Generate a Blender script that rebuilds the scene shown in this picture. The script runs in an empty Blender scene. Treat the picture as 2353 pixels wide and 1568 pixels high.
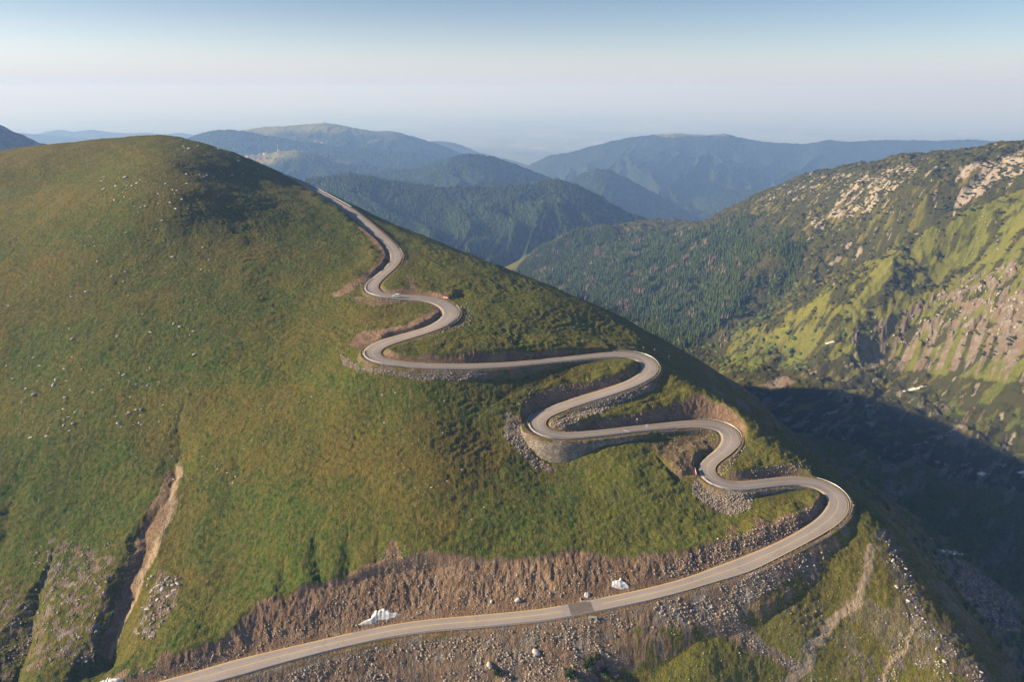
import bpy, bmesh, math, random
import numpy as np
from mathutils import Vector, Matrix
GRID = (1700, 1600)      # terrain columns, rows
HAZE = 1.2e-4
SC = bpy.context.scene
COL = SC.collection
R = math.radians
# ------------------------------------------------------------------ camera, sky, sun, exposure
PITCH = math.atan(581.0/1600.0)
CP_, SP_ = math.cos(PITCH), math.sin(PITCH)
cam_d = bpy.data.cameras.new("camera"); cam = bpy.data.objects.new("camera", cam_d); COL.objects.link(cam)
cam.location = (0, 0, 0); cam.rotation_euler = (math.pi/2-PITCH, 0, 0)
cam_d.sensor_width = 36; cam_d.lens = 36*1600/2353.0; cam_d.clip_start = 1.0; cam_d.clip_end = 400000
SC.camera = cam
SKYHAZE = (6.6, 5.6, 5.1, 1)
SUN_EL, SUN_AZ = R(22), R(-94)          # azimuth from +Y, negative = left
W = bpy.data.worlds.new("World"); SC.world = W; W.use_nodes = True
nt = W.node_tree; bg = nt.nodes['Background']
sky = nt.nodes.new('ShaderNodeTexSky'); sky.sky_type = 'NISHITA'; sky.sun_disc = False
sky.sun_elevation = SUN_EL; sky.sun_rotation = SUN_AZ; sky.altitude = 1200
sky.air_density = 0.9; sky.dust_density = 1.2; sky.ozone_density = 3.0
# thin haze in the sky itself: paler towards the horizon
_tc = nt.nodes.new('ShaderNodeTexCoord'); _sx = nt.nodes.new('ShaderNodeSeparateXYZ'); nt.links.new(_tc.outputs['Generated'], _sx.inputs[0])
_mr = nt.nodes.new('ShaderNodeMapRange'); _mr.inputs[1].default_value = -.02; _mr.inputs[2].default_value = .15; _mr.inputs[3].default_value = 1; _mr.inputs[4].default_value = 0
nt.links.new(_sx.outputs[2], _mr.inputs[0])
_pw = nt.nodes.new('ShaderNodeMath'); _pw.operation = 'POWER'; _pw.inputs[1].default_value = 1.5; nt.links.new(_mr.outputs[0], _pw.inputs[0])
_hx = nt.nodes.new('ShaderNodeMapRange'); _hx.inputs[1].default_value = 1; _hx.inputs[2].default_value = -1; _hx.inputs[3].default_value = .30; _hx.inputs[4].default_value = 1.15
nt.links.new(_sx.outputs[0], _hx.inputs[0])
_pm = nt.nodes.new('ShaderNodeMath'); _pm.operation = 'MULTIPLY'; nt.links.new(_pw.outputs[0], _pm.inputs[0]); nt.links.new(_hx.outputs[0], _pm.inputs[1])
_mx = nt.nodes.new('ShaderNodeMix'); _mx.data_type = 'RGBA'; _mx.blend_type = 'ADD'; _mx.inputs[7].default_value = SKYHAZE
_mx.clamp_factor = False
nt.links.new(_pm.outputs[0], _mx.inputs[0]); nt.links.new(sky.outputs[0], _mx.inputs[6])
_lo = nt.nodes.new('ShaderNodeMapRange'); _lo.interpolation_type = 'SMOOTHSTEP'; _lo.inputs[1].default_value = -.015; _lo.inputs[2].default_value = .062; _lo.inputs[3].default_value = 1; _lo.inputs[4].default_value = 0
nt.links.new(_sx.outputs[2], _lo.inputs[0])
_m2 = nt.nodes.new('ShaderNodeMix'); _m2.data_type = 'RGBA'; _m2.inputs[7].default_value = (6.0, 6.15, 6.6, 1)
nt.links.new(_lo.outputs[0], _m2.inputs[0]); nt.links.new(_mx.outputs[2], _m2.inputs[6])
nt.links.new(_m2.outputs[2], bg.inputs[0]); bg.inputs[1].default_value = 0.051
sd = bpy.data.lights.new("sun", 'SUN'); sd.energy = 5.0; sd.angle = R(0.5); sd.color = (1.0, 0.83, 0.60)
so = bpy.data.objects.new("sun", sd); COL.objects.link(so)
sv = Vector((math.sin(SUN_AZ)*math.cos(SUN_EL), math.cos(SUN_AZ)*math.cos(SUN_EL), math.sin(SUN_EL)))
so.rotation_euler = sv.to_track_quat('Z', 'Y').to_euler(); so.location = (-300, 0, 200)
SC.view_settings.view_transform = 'Standard'; SC.view_settings.look = 'None'
SC.view_settings.exposure = 1.08; SC.view_settings.gamma = 1.0
# ------------------------------------------------------------------ helpers
def project(X, Y, Z):
    d = Y*CP_ - Z*SP_
    d = np.where(np.abs(d) < 1e-3, 1e-3, d)
    return 1176.5+1600*X/d, 784-1600*(Y*SP_+Z*CP_)/d
def ray(px, py):
    x = (px-1176.5)/1600; y = -(py-784)/1600
    return np.array([x, CP_+y*SP_, -SP_+y*CP_])
def atz(px, py, z): r = ray(px, py); return r*(z/r[2])
def atY(px, py, Y): r = ray(px, py); return r*(Y/r[1])
_rs = np.random.RandomState(7)
_perm = _rs.permutation(4096); _grad = _rs.rand(4096)*2*np.pi
_gx, _gy = np.cos(_grad).astype(np.float32), np.sin(_grad).astype(np.float32)
def perlin(x, y, seed=0):
    x = np.asarray(x, dtype=np.float64)+seed*37.17; y = np.asarray(y, dtype=np.float64)+seed*91.7
    xi = np.floor(x).astype(np.int64); yi = np.floor(y).astype(np.int64)
    xf = (x-xi).astype(np.float32); yf = (y-yi).astype(np.float32)
    u = xf*xf*xf*(xf*(xf*6-15)+10); v = yf*yf*yf*(yf*(yf*6-15)+10)
    def g(a, b, fx, fy):
        h = _perm[(_perm[a & 4095]+b) & 4095]
        return _gx[h]*fx+_gy[h]*fy
    n00 = g(xi, yi, xf, yf); n10 = g(xi+1, yi, xf-1, yf)
    n01 = g(xi, yi+1, xf, yf-1); n11 = g(xi+1, yi+1, xf-1, yf-1)
    a = n00+u*(n10-n00); b = n01+u*(n11-n01)
    return (a+v*(b-a))*1.5
def fbm(x, y, oct=4, seed=0, gain=.5, lac=2.03):
    s = 0; a = 1.0; f = 1.0
    for k in range(oct):
        s = s+a*perlin(x*f, y*f, seed+k*3); a *= gain; f *= lac
    return s
def sst(a, b, x):
    t = np.clip((x-a)/(b-a), 0, 1); return t*t*(3-2*t)
def inpoly(px, py, poly):
    P = np.array(poly, float); r = np.zeros(px.shape, bool)
    m = (px > P[:, 0].min()) & (px < P[:, 0].max()) & (py > P[:, 1].min()) & (py < P[:, 1].max())
    if not m.any(): return r
    x = px[m]; y = py[m]; c = np.zeros(x.shape, bool); n = len(P)
    for i in range(n):
        x1, y1 = P[i]; x2, y2 = P[(i+1) % n]
        if y1 == y2: continue
        k = ((y1 > y) != (y2 > y)) & (x < (x2-x1)*(y-y1)/(y2-y1)+x1)
        c ^= k
    r[m] = c; return r
def dline(px, py, pts):
    d = np.full(px.shape, 1e9)
    for (x1, y1), (x2, y2) in zip(pts[:-1], pts[1:]):
        dx, dy = x2-x1, y2-y1; L = dx*dx+dy*dy
        t = np.clip(((px-x1)*dx+(py-y1)*dy)/L, 0, 1)
        d = np.minimum(d, np.hypot(px-x1-t*dx, py-y1-t*dy))
    return d
def mesh_np(name, V, F, mat=None, smooth=False, parent=None):
    me = bpy.data.meshes.new(name); V = np.asarray(V, np.float32); F = np.asarray(F, np.int32)
    k = F.shape[1]
    me.vertices.add(len(V)); me.vertices.foreach_set('co', V.ravel())
    me.loops.add(F.size); me.loops.foreach_set('vertex_index', F.ravel())
    me.polygons.add(len(F)); me.polygons.foreach_set('loop_start', np.arange(0, F.size, k, dtype=np.int32))
    if smooth: me.polygons.foreach_set('use_smooth', np.ones(len(F), bool))
    me.update(calc_edges=True)
    if mat: me.materials.append(mat)
    o = bpy.data.objects.new(name, me); COL.objects.link(o)
    if parent: o.parent = parent
    return o
def tag(o, label=None, cat=None, group=None, kind=None):
    if label: o['label'] = label
    if cat: o['category'] = cat
    if group: o['group'] = group
    if kind: o['kind'] = kind
    return o
def empty(name, loc, rz=0):
    o = bpy.data.objects.new(name, None); COL.objects.link(o); o.location = loc; o.rotation_euler = (0, 0, rz)
    o.empty_display_size = .5
    return o
class MB:
    def __init__(s): s.bm = bmesh.new()
    def box(s, c, d, rz=0, taper=1.0, rx=0):
        m = Matrix.Translation(c) @ Matrix.Rotation(rz, 4, 'Z') @ Matrix.Rotation(rx, 4, 'X')
        vs = []
        for z in (-.5, .5):
            t = 1.0 if z < 0 else taper
            for x, y in ((-.5, -.5), (.5, -.5), (.5, .5), (-.5, .5)):
                vs.append(s.bm.verts.new(m @ Vector((x*d[0]*t, y*d[1]*t, z*d[2]))))
        for f in ((3, 2, 1, 0), (4, 5, 6, 7), (0, 1, 5, 4), (1, 2, 6, 5), (2, 3, 7, 6), (3, 0, 4, 7)):
            s.bm.faces.new([vs[i] for i in f])
        return s
    def tube(s, a, b, r1, r2=None, n=8):
        r2 = r1 if r2 is None else r2
        a, b = Vector(a), Vector(b); q = (b-a).to_track_quat('Z', 'Y')
        A, B = [], []
        for i in range(n):
            t = 2*math.pi*i/n; c = Vector((math.cos(t), math.sin(t), 0))
            A.append(s.bm.verts.new(a+q @ (c*r1))); B.append(s.bm.verts.new(b+q @ (c*r2)))
        for i in range(n): s.bm.faces.new((A[i], A[(i+1) % n], B[(i+1) % n], B[i]))
        s.bm.faces.new(A[::-1]); s.bm.faces.new(B)
        return s
    def prism(s, prof, y0, y1):
        "profile in XZ extruded along Y"
        A = [s.bm.verts.new((x, y0, z)) for x, z in prof]; B = [s.bm.verts.new((x, y1, z)) for x, z in prof]
        n = len(prof)
        for i in range(n): s.bm.faces.new((A[i], A[(i+1) % n], B[(i+1) % n], B[i]))
        s.bm.faces.new(A[::-1]); s.bm.faces.new(B)
        return s
    def build(s, name, mat, parent=None, bevel=0, smooth=False):
        if bevel: bmesh.ops.bevel(s.bm, geom=s.bm.edges[:], offset=bevel, segments=2, affect='EDGES')
        bmesh.ops.recalc_face_normals(s.bm, faces=s.bm.faces[:])
        me = bpy.data.meshes.new(name); s.bm.to_mesh(me); s.bm.free()
        if smooth:
            for p in me.polygons: p.use_smooth = True
        me.materials.append(mat); o = bpy.data.objects.new(name, me); COL.objects.link(o)
        if parent: o.parent = parent
        return o
# ------------------------------------------------------------------ materials
def newmat(name, rough=.9, spec=.2):
    m = bpy.data.materials.new(name); m.use_nodes = True
    b = m.node_tree.nodes['Principled BSDF']; b.inputs['Roughness'].default_value = rough
    b.inputs['Specular IOR Level'].default_value = spec
    return m, m.node_tree, b
class NG:
    def __init__(s, t): s.t = t
    def n(s, ty, **k):
        x = s.t.nodes.new(ty)
        for a, b in k.items(): setattr(x, a, b)
        return x
    def l(s, a, b): s.t.links.new(a, b)
    def noise(s, vec, scale, det=4, rough=.55, dist=0):
        x = s.n('ShaderNodeTexNoise'); x.inputs['Scale'].default_value = scale; x.inputs['Detail'].default_value = det
        x.inputs['Roughness'].default_value = rough; x.inputs['Distortion'].default_value = dist
        if vec is not None: s.l(vec, x.inputs['Vector'])
        return x.outputs[0]
    def vor(s, vec, scale, feat='F1', out=0):
        x = s.n('ShaderNodeTexVoronoi'); x.feature = feat; x.inputs['Scale'].default_value = scale
        if vec is not None: s.l(vec, x.inputs['Vector'])
        return x.outputs[out]
    def rng(s, v, a, b, c=0, d=1):
        x = s.n('ShaderNodeMapRange'); x.inputs[1].default_value = a; x.inputs[2].default_value = b
        x.inputs[3].default_value = c; x.inputs[4].default_value = d; s.l(v, x.inputs[0]); return x.outputs[0]
    def mix(s, f, a, b):
        x = s.n('ShaderNodeMix'); x.data_type = 'RGBA'
        for i, v in ((0, f), (6, a), (7, b)):
            if hasattr(v, 'is_linked'): s.l(v, x.inputs[i])
            elif i == 0: x.inputs[0].default_value = v
            else: x.inputs[i].default_value = (*v, 1)
        return x.outputs[2]
    def m(s, op, a, b=None, clamp=False):
        x = s.n('ShaderNodeMath'); x.operation = op; x.use_clamp = clamp
        for i, v in ((0, a), (1, b)):
            if v is None: continue
            if hasattr(v, 'is_linked'): s.l(v, x.inputs[i])
            else: x.inputs[i].default_value = v
        return x.outputs[0]
    def mapping(s, vec, sc, rot=(0, 0, 0)):
        x = s.n('ShaderNodeMapping'); x.inputs['Scale'].default_value = sc; x.inputs['Rotation'].default_value = rot
        s.l(vec, x.inputs['Vector']); return x.outputs[0]
    def bump(s, h, dist, strength=1.0, prev=None):
        x = s.n('ShaderNodeBump'); x.inputs['Distance'].default_value = dist; x.inputs['Strength'].default_value = strength
        s.l(h, x.inputs['Height'])
        if prev is not None: s.l(prev, x.inputs['Normal'])
        return x.outputs[0]
def geo_pos(g): return g.n('ShaderNodeNewGeometry').outputs['Position']
def mat_ground():
    m, t, b = newmat("hillside_ground", .95, .08); g = NG(t); P = geo_pos(g)
    a1 = g.n('ShaderNodeAttribute', attribute_name='mask1'); s1 = g.n('ShaderNodeSeparateColor'); g.l(a1.outputs['Color'], s1.inputs[0])
    a2 = g.n('ShaderNodeAttribute', attribute_name='mask2'); s2 = g.n('ShaderNodeSeparateColor'); g.l(a2.outputs['Color'], s2.inputs[0])
    soil, rock, green = s1.outputs; shrub, scree, pathm = s2.outputs
    big = g.noise(P, .012, 5, .6); mid = g.noise(P, .09, 6, .65, .6); fine = g.noise(P, .55, 5, .65, .4); tiny = g.noise(P, 2.6, 3, .6)
    streak = g.noise(g.mapping(P, (.35, .06, .06), (0, 0, .55)), 1.0, 5, .6, .8)
    a3 = g.n('ShaderNodeAttribute', attribute_name='mask3'); s3 = g.n('ShaderNodeSeparateColor'); g.l(a3.outputs['Color'], s3.inputs[0])
    gr = g.m('ADD', green, g.m('ADD', g.rng(big, .3, .7, -.45, .45), g.m('ADD', g.rng(mid, .3, .7, -.4, .4), g.rng(streak, .3, .7, -.4, .4))), True)
    grass = g.mix(gr, (.180, .142, .024), (.056, .122, .011))
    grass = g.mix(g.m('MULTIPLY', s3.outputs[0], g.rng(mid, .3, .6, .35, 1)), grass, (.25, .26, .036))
    grass = g.mix(g.rng(streak, .55, .72, 0, .6), grass, (.27, .195, .055)); grass = g.mix(g.rng(g.noise(P, .035, 5, .7, 1), .50, .66, 0, .45), grass, (.10, .095, .025))
    grass = g.mix(g.rng(fine, .42, .72), grass, (.21, .155, .05))
    grass = g.mix(g.rng(fine, .48, .28, 0, .55), grass, (.030, .042, .012))
    grass = g.mix(g.rng(tiny, .52, .32, 0, .75), grass, (.022, .030, .008)); grass = g.mix(g.rng(g.noise(P, .22, 4, .7), .50, .34, 0, .25), grass, (.030, .046, .012))
    sh = g.mix(fine, (.026, .032, .010), (.080, .074, .022))
    c = g.mix(shrub, grass, sh)
    so1 = g.mix(g.rng(mid, .35, .65), (.17, .105, .062), (.31, .21, .13))
    so1 = g.mix(g.rng(fine, .55, .7), so1, (.38, .31, .24)); so1 = g.mix(g.rng(tiny, .45, .3, 0, .8), so1, (.085, .055, .035))
    c = g.mix(soil, c, so1)
    vcol = g.vor(P, 1.5, 'F1', 1); vs = g.n('ShaderNodeSeparateColor'); g.l(vcol, vs.inputs[0])
    rk = g.mix(vs.outputs[0], (.17, .15, .13), (.39, .355, .31)); rk = g.mix(g.rng(g.noise(g.mapping(P, (.09, .09, .05)), 1.0, 5, .7, 1.2), .42, .56, .75, 0), rk, (.085, .075, .06)); rk = g.mix(g.rng(mid, .4, .6), rk, (.22, .155, .105))
    rk = g.mix(g.rng(tiny, .45, .3, 0, .8), rk, (.09, .075, .06))
    c = g.mix(rock, c, rk)
    sc = g.mix(fine, (.27, .225, .175), (.40, .345, .28)); c = g.mix(scree, c, sc)
    pa = g.mix(fine, (.36, .27, .16), (.50, .39, .26)); c = g.mix(pathm, c, pa)
    g.l(c, b.inputs['Base Color'])
    n0 = g.bump(g.noise(P, .12, 5, .65), 2.0, .4); n1 = g.bump(fine, 1.6, 1.0, n0); n2 = g.bump(tiny, .45, 1.0, n1)
    vd = g.vor(P, 1.5); rr = g.m('MULTIPLY', g.m('MAXIMUM', rock, g.m('MULTIPLY', soil, .6)), vd)
    n3 = g.bump(rr, -.6, .7, n2)
    g.l(n3, b.inputs['Normal']); return m
def mat_forest():
    m, t, b = newmat("distant_forest", .95, .05); g = NG(t); P = geo_pos(g)
    a = g.n('ShaderNodeAttribute', attribute_name='mask1'); s = g.n('ShaderNodeSeparateColor'); g.l(a.outputs['Color'], s.inputs[0])
    v = g.vor(P, .045); n1 = g.noise(P, .004, 5, .6); n2 = g.noise(P, .05, 4, .7)
    f = g.mix(g.rng(n1, .35, .65), (.009, .018, .010), (.020, .036, .014)); f = g.mix(g.rng(n2, .52, .72), f, (.045, .062, .024))
    md = g.mix(g.rng(n1, .4, .6), (.13, .15, .04), (.20, .17, .07)); f = g.mix(s.outputs[0], f, md)
    rk = g.mix(g.rng(n2, .35, .65), (.06, .05, .035), (.17, .13, .10)); f = g.mix(s.outputs[1], f, rk)
    g.l(f, b.inputs['Base Color'])
    h = g.m('MULTIPLY', v, g.m('SUBTRACT', 1.0, s.outputs[0]))
    n = g.bump(h, -14, .8); n = g.bump(g.noise(P, .02, 5, .6), 25, .5, n); g.l(n, b.inputs['Normal']); return m
def mat_plain():
    m, t, b = newmat("farmland", .95, .05); g = NG(t); P = geo_pos(g)
    q = g.mapping(P, (1/1800, 1/1500, 1)); v = g.vor(q, 1.0, 'F1', 1); s = g.n('ShaderNodeSeparateColor'); g.l(v, s.inputs[0])
    n = g.noise(P, .00025, 6, .65)
    c = g.mix(s.outputs[0], (.05, .085, .03), (.22, .20, .09)); c = g.mix(g.rng(n, .45, .6), c, (.02, .04, .02)); c = g.mix(g.rng(g.noise(g.mapping(P, (.00004, .00025, 1)), 1.0, 4, .6), .55, .7), c, (.62, .62, .60))
    c = g.mix(g.rng(g.noise(P, .0006, 5, .7), .62, .68), c, (.5, .45, .38))
    g.l(c, b.inputs['Base Color']); return m
def mat_noise(name, c1, c2, scale, rough=.85, bump=0.0, spec=.25, metal=0, det=4):
    m, t, b = newmat(name, rough, spec); g = NG(t)
    P = g.n('ShaderNodeTexCoord').outputs['Object']; n = g.noise(P, scale, det, .6)
    g.l(g.mix(g.rng(n, .3, .7), c1, c2), b.inputs['Base Color']); b.inputs['Metallic'].default_value = metal
    if bump: g.l(g.bump(n, bump), b.inputs['Normal'])
    return m
def mat_road():
    m, t, b = newmat("asphalt", .8, .3); g = NG(t); P = geo_pos(g)
    n = g.noise(P, .06, 5, .6); f = g.noise(P, 3.0, 4, .7)
    u = g.n('ShaderNodeAttribute', attribute_name='lane').outputs['Fac']
    c = g.mix(g.rng(n, .35, .65), (.245, .215, .20), (.30, .265, .245)); c = g.mix(g.rng(f, .45, .75, 0, .5), c, (.36, .32, .30)); c = g.mix(g.rng(g.noise(P, .35, 5, .7, 1.5), .56, .66, 0, .55), c, (.17, .15, .14))
    w = g.rng(g.m('ABSOLUTE', g.m('SUBTRACT', g.m('ABSOLUTE', u), .55)), .0, .2, .35, 0)
    c = g.mix(w, c, (.20, .175, .165))
    g.l(c, b.inputs['Base Color']); g.l(g.bump(f, .02), b.inputs['Normal']); return m
def mat_rock(name, c1, c2, sc=.8):
    m, t, b = newmat(name, .9, .15); g = NG(t); P = geo_pos(g)
    rnd = g.n('ShaderNodeNewGeometry').outputs['Random Per Island']
    n = g.noise(P, sc, 5, .65); c = g.mix(g.m('ADD', g.m('MULTIPLY', rnd, .6), g.m('MULTIPLY', n, .4)), c1, c2)
    c = g.mix(g.rng(n, .6, .75, 0, .5), c, (c1[0]*.6, c1[1]*.62, c1[2]*.5))
    g.l(c, b.inputs['Base Color']); g.l(g.bump(n, .25), b.inputs['Normal']); return m
def mat_wall():
    m, t, b = newmat("dry_stone", .92, .15); g = NG(t); P = geo_pos(g)
    v = g.vor(P, 1.6, 'F1', 1); s = g.n('ShaderNodeSeparateColor'); g.l(v, s.inputs[0]); n = g.noise(P, .35, 4, .6)
    c = g.mix(s.outputs[0], (.24, .205, .165), (.48, .42, .34)); c = g.mix(g.rng(n, .42, .62, 0, .75), c, (.17, .13, .07))
    e = g.rng(g.vor(P, 1.6, 'DISTANCE_TO_EDGE'), 0, .12); c = g.mix(e, (.09, .075, .06), c)
    g.l(c, b.inputs['Base Color']); g.l(g.bump(e, .25), b.inputs['Normal']); return m
def mat_foliage(name, c1, c2):
    m, t, b = newmat(name, .9, .1); g = NG(t); P = geo_pos(g)
    rnd = g.n('ShaderNodeNewGeometry').outputs['Random Per Island']; n = g.noise(P, .3, 3, .6)
    c = g.mix(g.m('ADD', g.m('MULTIPLY', rnd, .7), g.m('MULTIPLY', n, .3)), c1, c2); g.l(c, b.inputs['Base Color']); return m
def mat_flat(name, col, rough=.5, metal=0, spec=.4, v=.12):
    return mat_noise(name, tuple(x*(1-v) for x in col), tuple(min(1, x*(1+v)) for x in col), 3.0, rough, 0, spec, metal)
M = {}
M['ground'] = mat_ground(); M['forest'] = mat_forest(); M['plain'] = mat_plain(); M['road'] = mat_road()
M['rock'] = mat_rock('pale_stone', (.28, .255, .22), (.56, .515, .45)); M['rock2'] = mat_rock('rubble_stone', (.17, .135, .105), (.44, .385, .32))
M['crag'] = mat_rock('crag_stone', (.20, .175, .14), (.40, .36, .30), .15)
M['wall'] = mat_wall()
M['yellow'] = mat_noise('yellow_paint', (.60, .40, .07), (.78, .56, .15), 2.0, .7)
M['centre'] = mat_noise('faded_yellow_paint', (.48, .35, .13), (.70, .54, .24), 2.0, .7)
M['white'] = mat_flat('white_paint', (.75, .75, .74)); M['red'] = mat_flat('red_paint', (.62, .05, .04))
M['steel'] = mat_flat('galvanised_steel', (.55, .58, .62), .42, .55); M['post'] = mat_flat('grey_post', (.35, .36, .38), .5, .4)
M['snow'] = mat_noise('old_snow', (.40, .39, .37), (.82, .83, .85), 1.4, .6, .1)
M['spruce'] = mat_foliage('spruce_needles', (.020, .038, .011), (.075, .105, .024))
M['bright'] = mat_foliage('fresh_leaves', (.045, .085, .018), (.095, .14, .03)); M['dead'] = mat_foliage('bare_reddish_twigs', (.15, .10, .085), (.26, .18, .15))
M['shrub'] = mat_foliage('dark_leaves', (.020, .040, .010), (.07, .11, .025)); M['dwarf'] = mat_foliage('dwarf_pine_needles', (.022, .030, .009), (.070, .068, .020))
M['bark'] = mat_flat('bark', (.09, .065, .045), .9)
M['stucco'] = mat_flat('cream_stucco', (.72, .66, .56), .85); M['tile'] = mat_flat('red_roof', (.45, .12, .08), .8)
M['dark'] = mat_flat('dark_window', (.04, .05, .06), .2); M['glass'] = mat_flat('tinted_glass', (.06, .08, .10), .1, 0, .8)
M['rubber'] = mat_flat('rubber', (.03, .03, .03), .8); M['carwhite'] = mat_flat('white_car_paint', (.80, .81, .82), .25, 0, .6, .02)
M['lamp'] = mat_flat('lamp_lens', (.6, .6, .55), .2); M['taill'] = mat_flat('red_lens', (.4, .03, .02), .3)
M['patch'] = mat_noise('new_asphalt', (.10, .085, .08), (.15, .13, .12), .8, .8); M['concrete'] = mat_noise('concrete', (.33, .30, .27), (.46, .42, .37), .8, .85, .05)
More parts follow.
